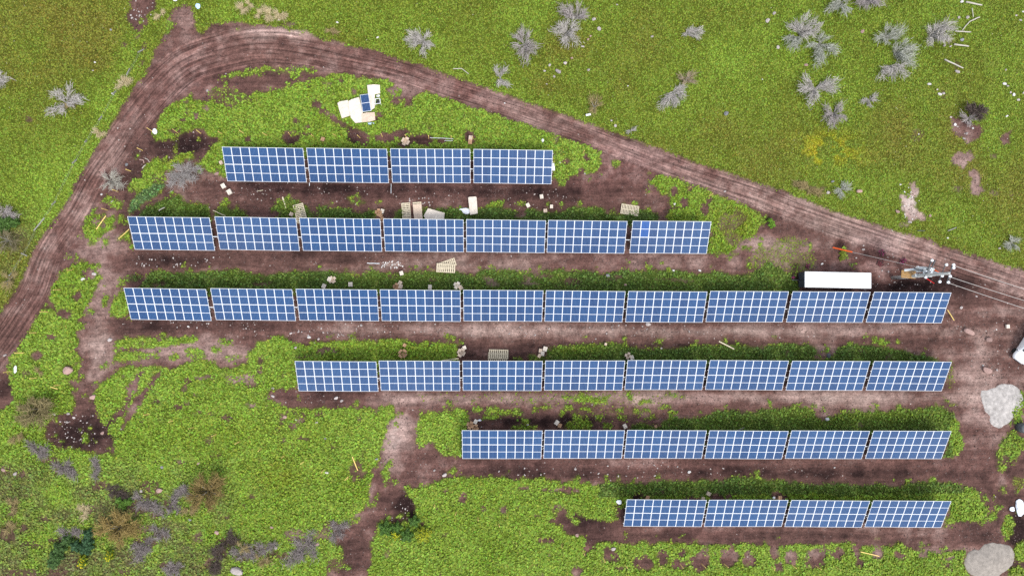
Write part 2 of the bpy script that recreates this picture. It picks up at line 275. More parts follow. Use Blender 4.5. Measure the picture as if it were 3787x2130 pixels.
for row, a in enumerate([(1606, 1262, 22, 22), (1562, 1285, 16, 26), (1735, 1254, 22, 9), (1805, 1252, 18, 10), (1832, 1250, 14, 8), (1960, 1250, 20, 12), (1430, 1231, 32, 9), (1388, 1233, 12, 5), (1365, 1230, 10, 6), (1350, 1303, 8, 6),
          (1165, 1252, 11, 16), (1218, 1276, 10, 10), (1270, 1282, 11, 11), (1119, 1233, 7, 6), (1058, 1322, 8, 10), (1093, 1284, 6, 6), (1317, 1232, 14, 7),
          (1534, 1396, 24, 19), (1480, 1380, 14, 19), (1450, 1437, 14, 14), (1619, 1411, 28, 23), (1670, 1397, 15, 22), (1710, 1416, 24, 13), (1719, 1388, 10, 11), (1763, 1411, 28, 24), (1776, 1380, 11, 13), (1834, 1403, 23, 27), (1883, 1404, 21, 22), (1948, 1390, 17, 26), (1960, 1425, 16, 14), (1995, 1405, 18, 22), (2050, 1405, 24, 21),
          (2045, 1425, 30, 7), (2108, 1393, 14, 15), (2157, 1388, 12, 20), (2166, 1414, 14, 10), (2210, 1392, 16, 17), (2266, 1393, 16, 14), (2319, 1393, 14, 12), (2380, 1405, 16, 8), (2377, 1425, 16, 6), (1385, 1360, 8, 10), (1372, 1358, 22, 6), (1560, 1425, 14, 6)]):
    spot(g, *a, 0)
m = (WY > D(0, 1262).y) & (WX > D(1500, 0).x) & (WX < D(2400, 0).x) & (WY < D(0, 1200).y); gt[m & (g > .5)] = STRIP
gspot(2440, 1245, 14, 20); gspot(2470, 1280, 12, 14)
# ---- right margin
for a in [(2545, 1125, 22, 40), (2520, 1150, 12, 40), (2560, 1040, 14, 40), (2580, 1010, 20, 20)]: gspot(*a, LUSH, .7)
gspot(2495, 1300, 12, 9); gspot(2535, 1322, 12, 24); gspot(2566, 1385, 18, 24); gspot(2560, 1437, 20, 14); gspot(2510, 1280, 10, 8, LUSH, .5); gspot(2480, 1255, 8, 10, LUSH, .4); gspot(2571, 1120, 10, 16, LUSH, .8); gspot(2520, 1235, 8, 10, LUSH, .5); gspot(2562, 1215, 16, 16, MEADOW, .5)
spot(g, 2535, 1160, 22, 12, .15)
# ---- bare places in the outer meadow
bare([(322, -20), (395, -20), (390, 20), (370, 40), (372, 60), (355, 78), (338, 75), (325, 60), (318, 45), (325, 25)])
for a in [(344, 90, 8, 8), (311, 113, 11, 6), (365, 115, 7, 14), (355, 160, 5, 8), (727, 61, 18, 6), (70, 298, 7, 9)]: spot(g, *a, .2)
gspot(352, 55, 8, 6, LUSH, .5)
bare([(2388, 297), (2410, 292), (2430, 305), (2460, 312), (2470, 332), (2450, 357), (2430, 366), (2412, 347), (2395, 332)])
bare([(2386, 405), (2398, 388), (2440, 382), (2450, 398), (2430, 412), (2420, 425), (2400, 420)])
bare([(2433, 430), (2455, 422), (2468, 440), (2465, 460), (2480, 483), (2462, 490), (2440, 488), (2436, 470), (2445, 455)])
bare([(2514, 345), (2524, 340), (2540, 330), (2548, 325), (2540, 345), (2536, 364), (2520, 366)])
bare([(2283, 457), (2298, 457), (2306, 475), (2311, 490), (2300, 495), (2300, 520), (2310, 530), (2322, 540), (2323, 555), (2300, 553), (2286, 560), (2276, 545), (2270, 525), (2265, 500), (2258, 488), (2270, 490), (2290, 495), (2288, 470)])
for a in [(2497, 487, 12, 8), (2501, 390, 10, 8), (2405, 478, 14, 8), (2540, 488, 6, 5), (2050, 472, 30, 7), (2085, 485, 14, 6), (2275, 563, 14, 6), (2360, 92, 12, 10), (2395, 100, 14, 10), (2405, 165, 10, 12), (2370, 235, 10, 12), (2310, 340, 14, 14)]: spot(g, *a, .45)
g = np.clip(g, 0, 1)
def box(a, n):
    for ax_ in (0, 1):
        c = np.cumsum(np.pad(a, [(n+1, n) if k == ax_ else (0, 0) for k in (0, 1)], mode='edge'), axis=ax_)
        a = (np.take(c, range(2*n+1, c.shape[ax_]), axis=ax_)-np.take(c, range(0, c.shape[ax_]-2*n-1), axis=ax_))/(2*n+1)
    return a
gb = box(box(g, 4), 3)
tuft = fbm(XX, YY, .75, 191, 2)+.35*fbm(XX, YY, 4, 193)
add = (g < .2) & (gb > .04) & (road_w > .95) & inside & (tuft > .62-.45*gb) & (gb < .5)
g[add] = .75; gt[add & (gt == MEADOW)] = LUSH
g[(g > .5) & inside & (gb < .85) & (tuft < -.45-.25*gb)] *= .25
g[(g > .5) & inside & (tuft < -.62)] *= .35
k3 = np.pad(g, 1, mode='edge'); g = 0.5*g+0.5*sum(k3[a:a+NY, b:b+NX] for a in range(3) for b in range(3))/9.0

# soil: brightness (0 dark, wet soil and some painted shade .. 1 dry and pale)
tone = 0.49+0.22*fbm(XX, YY, 9, 201)+0.34*fbm(XX, YY, 1.9, 211, 4, .8)
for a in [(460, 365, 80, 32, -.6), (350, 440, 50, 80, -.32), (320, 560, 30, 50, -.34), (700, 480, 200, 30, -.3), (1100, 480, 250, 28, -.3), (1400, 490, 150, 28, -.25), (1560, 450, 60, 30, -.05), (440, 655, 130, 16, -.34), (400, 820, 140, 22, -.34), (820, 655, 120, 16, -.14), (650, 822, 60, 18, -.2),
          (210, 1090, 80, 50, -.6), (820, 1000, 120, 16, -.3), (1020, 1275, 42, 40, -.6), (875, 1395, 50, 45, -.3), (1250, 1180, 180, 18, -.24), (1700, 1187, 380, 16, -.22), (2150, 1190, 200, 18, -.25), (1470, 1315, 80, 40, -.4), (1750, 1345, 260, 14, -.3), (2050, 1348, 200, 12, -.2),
          (2300, 722, 110, 24, -.6), (2430, 725, 50, 30, -.36), (2115, 620, 18, 14, -.6), (2180, 640, 40, 20, -.25), (2005, 702, 12, 24, -.5), (2560, 1330, 24, 50, -.6), (15, 980, 26, 34, -.5), (1590, 1270, 30, 36, -.7), (1430, 1058, 180, 12, -.4), (1320, 1058, 80, 12, -.3), (1310, 890, 40, 24, -.4), (1180, 895, 30, 14, -.3), (880, 345, 40, 30, -.3), (1040, 345, 60, 20, -.3), (1180, 345, 20, 20, -.4), (740, 350, 40, 20, -.35),  # patches by the pole and left of the trailer: shade painted in
          (165, 640, 50, 110, -.14), (1560, 820, 500, 8, -.14), (1600, 870, 300, 7, -.3), (2240, 850, 130, 20, -.1), (2530, 1170, 40, 30, -.2), (2500, 1225, 40, 60, -.12), (1690, 530, 30, 20, -.3), (1920, 550, 16, 14, -.5), (2450, 380, 200, 60, 0), (700, 1390, 60, 20, -.25), (560, 1380, 60, 50, -.3), (170, 1370, 160, 60, -.25), (1700, 1400, 300, 30, -.18), (2450, 1330, 60, 20, -.2), (900, 655, 60, 14, -.2),
          (250, 870, 34, 110, .42), (275, 625, 55, 36, .2), (245, 700, 22, 40, .2), (730, 82, 80, 14, .5), (640, 75, 40, 10, .3), (1000, 650, 100, 14, .12), (985, 666, 22, 6, .4), (1400, 645, 200, 14, .16), (1750, 650, 200, 18, .14), (1330, 825, 330, 16, .26), (1000, 820, 200, 20, .16), (1900, 828, 300, 16, .22), (2250, 825, 160, 18, .12),
          (1100, 1005, 240, 18, .26), (1500, 1000, 200, 16, .2), (1800, 1000, 250, 16, .26), (2200, 1000, 220, 20, .26), (1000, 1085, 40, 44, .5), (975, 1130, 22, 44, .34), (930, 1250, 14, 60, .25), (880, 1305, 30, 14, .3), (2450, 930, 70, 90, .22), (2440, 1130, 40, 90, .1), (1980, 630, 70, 20, .3), (1900, 610, 60, 20, .2), (1900, 660, 60, 18, .15), (2150, 600, 300, 40, .14), (2060, 700, 40, 30, .1), (2215, 690, 22, 30, .28), (460, 80, 30, 40, .1),
          (450, 440, 45, 35, .3), (560, 880, 160, 26, .26), (380, 880, 100, 40, .18), (330, 1000, 40, 60, .2), (600, 960, 50, 20, .3), (2520, 1200, 12, 24, .4), (2500, 1190, 8, 30, .3), (2530, 1330, 10, 36, .5), (2290, 510, 50, 60, .75), (2430, 440, 60, 60, .28), (2430, 330, 50, 40, .06), (690, 1000, 10, 14, .2), (1680, 440, 20, 30, .1), (2520, 1010, 50, 60, .2), (1000, 715, 30, 10, .1), (740, 1355, 40, 24, .2), (690, 1395, 40, 10, .25), (640, 1020, 30, 8, .3), (2100, 870, 0.1, 0.1, 0)]:
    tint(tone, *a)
tone = np.where(road, tone+0.03+0.12*sstep(30, -20, XX)*0+0.13*sstep(-20, 40, XX), tone)
# wheel lanes between the rows
lane = np.sin((YY+0.25*fbm(XX, YY, 14, 261))*2.4+1.3)
tone += np.where((~road) & inside & (YY < 30) & (XX > -34), 0.07*lane, 0)
stony = np.zeros((NY, NX), np.float32)
for a in [(440, 655, 130, 20), (460, 365, 80, 30), (700, 480, 140, 30), (1100, 500, 130, 24), (620, 820, 180, 22), (860, 822, 120, 20), (1050, 830, 120, 22), (985, 666, 60, 14), (900, 650, 90, 20), (210, 1085, 75, 50), (1010, 1280, 36, 36), (1500, 830, 300, 20), (820, 1005, 100, 16), (1600, 1185, 400, 18), (2200, 725, 120, 24), (360, 30, 40, 40), (1900, 835, 200, 20), (1350, 500, 90, 24), (2200, 800, 150, 30), (340, 560, 40, 40), (1050, 1180, 60, 16), (2480, 880, 90, 100), (2420, 330, 40, 40), (2290, 510, 30, 50), (2200, 650, 60, 30)]:
    tint(stony, *a, .8)
red = 0.35+0.3*fbm(XX, YY, 12, 231)
for a in [(900, 480, 400, 40, .35), (820, 350, 300, 30, .3), (1500, 400, 300, 60, .3), (1000, 200, 300, 60, .25), (2150, 680, 120, 40, .4), (500, 220, 120, 80, .2), (1700, 1180, 600, 40, .2), (1000, 660, 400, 40, -.3), (1500, 830, 800, 40, -.25), (2200, 1000, 300, 40, -.25), (240, 880, 60, 120, -.2), (450, 440, 50, 40, -.5), (1560, 450, 120, 40, .2)]: tint(red, *a)

# soil colour
def mixc(c0, c1, f): return c0+(c1-c0)*f[..., None]
c_dark = np.array([.021, .0115, .011]); c_mid = np.array([.104, .058, .050]); c_pale = np.array([.29, .215, .195]); c_white = np.array([.42, .38, .35])
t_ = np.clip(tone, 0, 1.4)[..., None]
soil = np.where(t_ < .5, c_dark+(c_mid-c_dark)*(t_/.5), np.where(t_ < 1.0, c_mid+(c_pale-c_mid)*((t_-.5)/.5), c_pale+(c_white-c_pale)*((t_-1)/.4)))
r_ = np.clip(red, 0, 1)[..., None]
soil = soil*(np.array([1.03, 1.0, .93])*(1-r_)+np.array([1.10, .93, .93])*r_)
# green cover: colour of what grows at each place
dry = fbm(XX, YY, 16, 301)*.5+fbm(XX, YY, 4.5, 311)*.5
for a in [(190, 60, 60, 60, .5), (210, 120, 45, 40, .5), (238, 165, 26, 20, .7), (160, 40, 60, 50, .35), (60, 60, 70, 60, .15), (1370, 215, 30, 30, .6), (1420, 120, 70, 80, .35), (1420, 230, 60, 40, .4), (1560, 215, 40, 40, .35), (1590, 130, 60, 60, .25), (1700, 60, 100, 60, .2), (1860, 330, 80, 40, .2), (2000, 300, 60, 60, .1), (2250, 330, 60, 60, .3), (2380, 180, 40, 120, .35), (2500, 60, 60, 60, .3), (2440, 440, 40, 60, .3), (2260, 380, 70, 40, .25), (2560, 440, 40, 60, .3), (2500, 560, 80, 60, .1), (40, 640, 50, 60, .3), (20, 780, 40, 40, .3), (40, 560, 40, 30, .0), (1150, 40, 60, 30, .2), (2400, 350, 30, 30, .4),
          (330, 140, 40, 60, -.6), (270, 270, 50, 60, -.5), (180, 440, 80, 80, -.6), (120, 560, 70, 60, -.6), (820, 50, 120, 40, -.2), (1700, 280, 80, 60, -.45), (1830, 160, 60, 60, -.5), (1980, 90, 80, 80, -.3), (2080, 250, 70, 70, -.4), (1300, 230, 60, 30, -.3), (1500, 300, 80, 30, -.3), (1050, 100, 120, 60, -.3), (1300, 60, 60, 60, -.2), (2150, 480, 120, 60, -.5), (2420, 560, 100, 60, -.4), (570, 40, 60, 30, -.4), (2480, 330, 30, 60, -.3)]: tint(dry, *a)
dry = np.clip(dry*.75+.5, 0, 1)
m_lush, m_mid, m_dry = np.array([.148, .218, .020]), np.array([.120, .160, .014]), np.array([.132, .132, .016])
d_ = dry[..., None]
mead = np.where(d_ < .5, m_lush+(m_mid-m_lush)*(d_/.5), m_mid+(m_dry-m_mid)*((d_-.5)/.5))
for a in [(2085, 375, 70, 40, 1.0), (2060, 400, 30, 20, .8), (1440, 117, 8, 6, 1.2)]:
    f = np.clip(a[4]*np.exp(-np.minimum(blob(*a[:4])**2, 30)), 0, 1)*(fbm(XX, YY, 1.2, 333) > -.1); mead = mixc(mead, np.array([.27, .25, .010]), f*.95)
lush = mixc(np.array([.165, .245, .028]), np.array([.130, .198, .016]), np.clip(.5+fbm(XX, YY, 5, 341)*.8, 0, 1))
for a in [(700, 1195, 70, 40, .6), (930, 1320, 30, 20, .5), (1850, 560, 50, 40, .8), (455, 400, 40, 40, .5), (640, 1080, 200, 30, .2)]:
    lush = mixc(lush, np.array([.15, .18, .012]), np.clip(a[4]*np.exp(-np.minimum(blob(*a[:4])**2, 30)), 0, 1))
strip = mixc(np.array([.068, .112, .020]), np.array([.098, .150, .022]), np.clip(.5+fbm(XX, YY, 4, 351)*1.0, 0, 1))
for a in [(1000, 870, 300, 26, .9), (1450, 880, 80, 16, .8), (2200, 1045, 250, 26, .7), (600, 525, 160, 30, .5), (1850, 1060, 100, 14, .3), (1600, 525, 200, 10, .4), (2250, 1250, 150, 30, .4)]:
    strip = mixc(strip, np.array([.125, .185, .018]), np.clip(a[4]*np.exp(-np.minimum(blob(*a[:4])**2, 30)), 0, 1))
hedge = np.broadcast_to(np.array([.098, .165, .052]), soil.shape)
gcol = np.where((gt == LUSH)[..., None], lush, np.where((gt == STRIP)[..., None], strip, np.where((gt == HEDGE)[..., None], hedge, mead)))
# thin dry undergrowth in the lower left corner
scrub = np.clip(sstep(D(0, 1170).y+3, D(0, 1320).y, YY)*sstep(D(760, 0).x, D(420, 0).x, XX)+sstep(D(150, 0).x, D(40, 0).x, XX)*sstep(D(0, 1120).y, D(0, 1260).y, YY), 0, 1)
for a in [(30, 590, 60, 70), (30, 700, 50, 60), (20, 780, 30, 30)]: scrub = np.maximum(scrub, .7*np.exp(-np.minimum(blob(*a)**2, 30)))
sc = scrub*np.clip(.5+fbm(XX, YY, 2.6, 361)*1.5, 0, 1)
gcol = mixc(gcol, np.array([.105, .088, .045]), sc*.75); g = g*(1-.45*sc)
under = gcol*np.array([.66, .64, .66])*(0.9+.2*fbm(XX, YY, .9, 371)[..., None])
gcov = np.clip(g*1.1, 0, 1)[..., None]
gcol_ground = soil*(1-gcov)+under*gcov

# relief
zz = 0.05*fbm(XX, YY, 6, 401)+0.045*fbm(XX, YY, 1.1, 411, 3)*(1-g)+0.10*g*np.clip(.4+fbm(XX, YY, 2.0, 421), 0, 1)
zz += np.where(road, -0.06*(1-np.clip(road_w, 0, 1)**4)+0.03*np.sin(road_u*5.2+.6*fbm(XX, YY, 5, 431)), 0)
berm = np.exp(-((road_w-1.06)/.10)**2); zz += 0.16*berm*np.clip(.5+fbm(XX, YY, 3, 441), 0, 1)
for cx, cy, rx, ry, h in [(460, 365, 60, 24, -.25), (210, 1090, 60, 38, -.2), (1020, 1275, 34, 34, -.35), (2115, 620, 14, 11, -.5), (1592, 1266, 22, 22, -.3), (1920, 552, 12, 9, -.35), (360, 365, 26, 20, .3), (450, 440, 40, 30, .3), (2300, 728, 90, 14, -.3), (730, 85, 70, 10, .25), (370, 500, 46, 20, .25), (1440, 870, 60, 8, .15), (161, 790, 14, 10, -.15), (196, 742, 10, 10, -.15), (1534, 1396, 20, 16, -.15), (1834, 1403, 20, 22, -.12), (850, 1400, 30, 26, .15), (2560, 1330, 20, 40, .25)]:
    zz += h*np.exp(-np.minimum(blob(cx, cy, rx, ry)**2, 30))
edge = np.minimum.reduce([XX-GX0, GX1-XX, YY-GY0, GY1-YY]); zz *= sstep(0, 6, edge)
def bil(a, x, y):
    u, v = np.clip((x-GX0)/STEP, 0, NX-1.001), np.clip((y-GY0)/STEP, 0, NY-1.001)
    i, j = u.astype(int), v.astype(int); fu, fv = u-i, v-j
    if a.ndim == 3: fu, fv = fu[:, None], fv[:, None]
    return (a[j, i]*(1-fu)+a[j, i+1]*fu)*(1-fv)+(a[j+1, i]*(1-fu)+a[j+1, i+1]*fu)*fv
def gz(x, y): return float(bil(zz, np.array([x]), np.array([y]))[0])

# ------------------------------------------------------------------ materials
def new_mat(name):
    m = bpy.data.materials.new(name); m.use_nodes = True
    b = m.node_tree.nodes['Principled BSDF']; b.inputs['Specular IOR Level'].default_value = 0.2
    return m, m.node_tree.nodes, m.node_tree.links, b
def flat(name, col, rough=.8, metal=0.0, var=.18, scale=3.0, spec=.25, bump=0.0, rand=0.0):
    """a plain material with uneven tone and optional fine bump"""
    m, n, l, b = new_mat(name)
    b.inputs['Roughness'].default_value = rough; b.inputs['Metallic'].default_value = metal; b.inputs['Specular IOR Level'].default_value = spec
    tc = n.new('ShaderNodeTexCoord'); no = n.new('ShaderNodeTexNoise'); no.inputs['Scale'].default_value = scale; no.inputs['Detail'].default_value = 5
    mr = n.new('ShaderNodeMapRange'); mr.inputs['From Min'].default_value = .3; mr.inputs['From Max'].default_value = .7
    mr.inputs['To Min'].default_value = 1-var; mr.inputs['To Max'].default_value = 1+var
    mx = n.new('ShaderNodeVectorMath'); mx.operation = 'SCALE'; mx.inputs[0].default_value = col[:3]
    l.new(tc.outputs['Object'], no.inputs['Vector']); l.new(no.outputs['Fac'], mr.inputs['Value'])
    last = mr.outputs['Result']
    if rand:
        oi = n.new('ShaderNodeObjectInfo'); r2 = n.new('ShaderNodeMapRange'); r2.inputs['To Min'].default_value = 1-rand; r2.inputs['To Max'].default_value = 1+rand
        mu = n.new('ShaderNodeMath'); mu.operation = 'MULTIPLY'
        l.new(oi.outputs['Random'], r2.inputs['Value']); l.new(last, mu.inputs[0]); l.new(r2.outputs['Result'], mu.inputs[1]); last = mu.outputs[0]
    l.new(last, mx.inputs['Scale']); l.new(mx.outputs['Vector'], b.inputs['Base Color'])
    if bump:
        bp = n.new('ShaderNodeBump'); bp.inputs['Strength'].default_value = bump; bp.inputs['Distance'].default_value = .03
        l.new(no.outputs['Fac'], bp.inputs['Height']); l.new(bp.outputs['Normal'], b.inputs['Normal'])
    return m
def vert_mat(name, rough=.75, spec=.15):
    m, n, l, b = new_mat(name)
    a = n.new('ShaderNodeAttribute'); a.attribute_name = 'Col'
    l.new(a.outputs['Color'], b.inputs['Base Color']); b.inputs['Roughness'].default_value = rough; b.inputs['Specular IOR Level'].default_value = spec
    return m

def ground_material():
    m, n, l, b = new_mat('soil and turf'); b.inputs['Roughness'].default_value = .95; b.inputs['Specular IOR Level'].default_value = .12
    a = n.new('ShaderNodeAttribute'); a.attribute_name = 'Col'
    tr = n.new('ShaderNodeAttribute'); tr.attribute_name = 'Track'
    geo = n.new('ShaderNodeNewGeometry')
    def noise(vec, scale, det=4, rough=.6):
        q = n.new('ShaderNodeTexNoise'); q.inputs['Scale'].default_value = scale; q.inputs['Detail'].default_value = det; q.inputs['Roughness'].default_value = rough
        l.new(vec, q.inputs['Vector']); return q.outputs['Fac']
    def rng_(v, a0, a1, b0, b1):
        q = n.new('ShaderNodeMapRange'); q.inputs['From Min'].default_value = a0; q.inputs['From Max'].default_value = a1; q.inputs['To Min'].default_value = b0; q.inputs['To Max'].default_value = b1
        l.new(v, q.inputs['Value']); return q.outputs['Result']
    def mul(x, y):
        q = n.new('ShaderNodeMath'); q.operation = 'MULTIPLY'; l.new(x, q.inputs[0])
        if isinstance(y, float): q.inputs[1].default_value = y
        else: l.new(y, q.inputs[1])
        return q.outputs[0]
    grain = noise(geo.outputs['Position'], 5.0, 6, .75)
    clod = noise(geo.outputs['Position'], 1.3, 5, .65)
    sep = n.new('ShaderNodeSeparateXYZ'); l.new(tr.outputs['Vector'], sep.inputs[0])
    cmb = n.new('ShaderNodeCombineXYZ'); l.new(mul(sep.outputs[0], 2.6), cmb.inputs[0]); l.new(mul(sep.outputs[1], .11), cmb.inputs[1])
    streak = noise(cmb.outputs[0], 1.0, 4, .65)
    f1 = rng_(grain, .28, .72, .48, 1.58); f2 = rng_(clod, .3, .7, .66, 1.36)
    st = rng_(streak, .36, .64, -.55, .62); st = mul(st, sep.outputs[2])
    ad = n.new('ShaderNodeMath'); ad.operation = 'ADD'; ad.inputs[1].default_value = 1.0; l.new(st, ad.inputs[0])
    f = mul(mul(f1, f2), ad.outputs[0])
    sc_ = n.new('ShaderNodeVectorMath'); sc_.operation = 'SCALE'; l.new(a.outputs['Color'], sc_.inputs[0]); l.new(f, sc_.inputs['Scale'])
    l.new(sc_.outputs['Vector'], b.inputs['Base Color'])
    h = n.new('ShaderNodeMath'); h.operation = 'ADD'; l.new(mul(grain, .8), h.inputs[0]); l.new(mul(streak, .9), h.inputs[1])
    bp = n.new('ShaderNodeBump'); bp.inputs['Strength'].default_value = .7; bp.inputs['Distance'].default_value = .10
    l.new(h.outputs[0], bp.inputs['Height']); l.new(bp.outputs['Normal'], b.inputs['Normal'])
    return m
M_GROUND = ground_material()

# ------------------------------------------------------------------ mesh helpers
def tag(o, label=None, cat=None, group=None, kind=None):
    if label: o['label'] = label
    if cat: o['category'] = cat
    if group: o['group'] = group
    if kind: o['kind'] = kind
    return o
def link(o, parent=None):
    C.objects.link(o)
    if parent is not None: o.parent = parent
    return o
def empty(name, loc, rz=0.0):
    o = bpy.data.objects.new(name, None); o.empty_display_size = .3; o.location = loc; o.rotation_euler = (0, 0, rz)
    return link(o)
def np_mesh(name, verts, faces, mat, cols=None, parent=None, smooth=False):
    """verts (n,3), faces (m,k) arrays -> one object"""
    verts = np.asarray(verts, np.float32); faces = np.asarray(faces, np.int32); k = faces.shape[1]
    me = bpy.data.meshes.new(name)
    me.vertices.add(len(verts)); me.vertices.foreach_set('co', verts.ravel())
    me.loops.add(faces.size); me.loops.foreach_set('vertex_index', faces.ravel())
    me.polygons.add(len(faces)); me.polygons.foreach_set('loop_start', np.arange(0, faces.size, k, dtype=np.int32))
    if cols is not None:
        c = me.color_attributes.new('Col', 'FLOAT_COLOR', 'POINT')
        c.data.foreach_set('color', np.concatenate([cols, np.ones((len(cols), 1))], 1).astype(np.float32).ravel())
    me.update(calc_edges=True)
    if smooth: me.polygons.foreach_set('use_smooth', np.ones(len(faces), bool))
    me.materials.append(mat)
    return link(bpy.data.objects.new(name, me), parent)
class MB:
    """collects shapes into one mesh"""
    def __init__(s): s.v = []; s.f = []; s.mi = []; s.cur = 0
    def add(s, vs, fs):
        b = len(s.v); s.v += [tuple(v) for v in vs]; s.f += [tuple(b+i for i in f) for f in fs]; s.mi += [s.cur]*len(fs); return s
    def box(s, c, size, rz=0.0, M=None, bev=0.0):
        hx, hy, hz = size[0]/2, size[1]/2, size[2]/2
        if bev:
            t = bev; vs = []; fs = []
            prof = [(-hz, t), (-hz+t, 0), (hz-t, 0), (hz, t)]
            for z, i in prof:
                X, Y = hx-i, hy-i; q = min(t, hx*.5, hy*.5)
                vs += [(X-q, -Y, z), (X, -Y+q, z), (X, Y-q, z), (X-q, Y, z), (-X+q, Y, z), (-X, Y-q, z), (-X, -Y+q, z), (-X+q, -Y, z)]
            for r in range(3):
                for k in range(8): fs.append((r*8+k, r*8+(k+1) % 8, (r+1)*8+(k+1) % 8, (r+1)*8+k))
            fs.append(tuple(range(7, -1, -1))); fs.append(tuple(range(24, 32)))
        else:
            vs = [(x, y, z) for z in (-hz, hz) for x, y in ((-hx, -hy), (hx, -hy), (hx, hy), (-hx, hy))]
            fs = [(3, 2, 1, 0), (4, 5, 6, 7), (0, 1, 5, 4), (1, 2, 6, 5), (2, 3, 7, 6), (3, 0, 4, 7)]
        R = Matrix.Rotation(rz, 3, 'Z') if M is None else M
        return s.add([R @ Vector(v)+Vector(c) for v in vs], fs)
    def bar(s, a, b, w, h=None):
        a, b = Vector(a), Vector(b); d = b-a; h = h or w
        q = d.to_track_quat('X', 'Z').to_matrix()
        return s.box((a+b)/2, (d.length, w, h), M=q)
    def tube(s, pts, rad, n=8, cap=True):
        pts = [Vector(p) for p in pts]; rad = rad if hasattr(rad, '__len__') else [rad]*len(pts); vs = []; fs = []
        for i, p in enumerate(pts):
            d = (pts[min(i+1, len(pts)-1)]-pts[max(i-1, 0)]).normalized(); q = d.to_track_quat('Z', 'X').to_matrix()
            vs += [p+q @ Vector((math.cos(2*math.pi*k/n)*rad[i], math.sin(2*math.pi*k/n)*rad[i], 0)) for k in range(n)]
        for i in range(len(pts)-1):
            for k in range(n): fs.append((i*n+k, i*n+(k+1) % n, (i+1)*n+(k+1) % n, (i+1)*n+k))
        if cap: fs.append(tuple(range(n-1, -1, -1))); fs.append(tuple(range((len(pts)-1)*n, len(pts)*n)))
        return s.add(vs, fs)
    def build(s, name, mat, parent=None, smooth=False):
        me = bpy.data.meshes.new(name); me.from_pydata(s.v, [], s.f)
        for m in (mat if isinstance(mat, (list, tuple)) else [mat]): me.materials.append(m)
        if isinstance(mat, (list, tuple)): me.polygons.foreach_set('material_index', s.mi)
        if smooth: me.polygons.foreach_set('use_smooth', [True]*len(me.polygons))
        me.update()
        return link(bpy.data.objects.new(name, me), parent)

# ------------------------------------------------------------------ the ground: one sheet to the horizon, and the road cut out of it
def axis(a):
    lo, hi = a[0], a[-1]; st = np.array([1, 3, 7, 14, 28, 60, 120, 260, 560, 1200.])
    return np.concatenate([lo-st[::-1], a, hi+st])
ax, ay = axis(gx), axis(gy); K = 10
AX, AY = np.meshgrid(ax, ay)
def ext(a): return np.pad(a, ((K, K), (K, K))+(((0, 0),) if a.ndim == 3 else ()), mode='edge')
Z = ext(zz); Z[:K] = 0; Z[-K:] = 0; Z[:, :K] = 0; Z[:, -K:] = 0
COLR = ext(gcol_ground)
far = np.ones(AX.shape, bool); far[K:-K, K:-K] = False
fc = m_mid*.8*(1+.35*fbm(AX, AY, 40, 501)[..., None])
COLR = np.where((far & ((np.abs(AX) > 90) | (np.abs(AY) > 62)))[..., None], fc, COLR)
TRK = np.zeros(AX.shape+(3,)); TRK[..., 0] = ext(np.where(road, road_u*1.5, YY*.8+.8*fbm(XX, YY, 12, 511))); TRK[..., 1] = ext(np.where(road, road_s, XX*1.2))
TRK[..., 2] = ext(np.where(road, .95, np.where(inside, .38, 0))*(1-np.clip(g*1.3, 0, 1)))
VID = np.arange(AX.size).reshape(AX.shape)
Q = np.stack([VID[:-1, :-1], VID[:-1, 1:], VID[1:, 1:], VID[1:, :-1]], -1)
rd = ext(road.astype(np.float32)) > .5; rd[:K] = False; rd[-K:] = False; rd[:, :K] = False; rd[:, -K:] = False
rq = rd[:-1, :-1] & rd[:-1, 1:] & rd[1:, 1:] & rd[1:, :-1]
ALLV = np.stack([AX, AY, Z], -1).reshape(-1, 3)
def sheet(name, quads):
    ids, inv = np.unique(quads.ravel(), return_inverse=True)
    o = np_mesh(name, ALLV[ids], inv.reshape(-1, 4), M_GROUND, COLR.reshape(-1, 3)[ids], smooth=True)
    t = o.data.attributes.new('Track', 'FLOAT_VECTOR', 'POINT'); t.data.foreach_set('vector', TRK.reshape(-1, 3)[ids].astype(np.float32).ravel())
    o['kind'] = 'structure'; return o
sheet('ground', Q[~rq]); sheet('dirt_road', Q[rq])

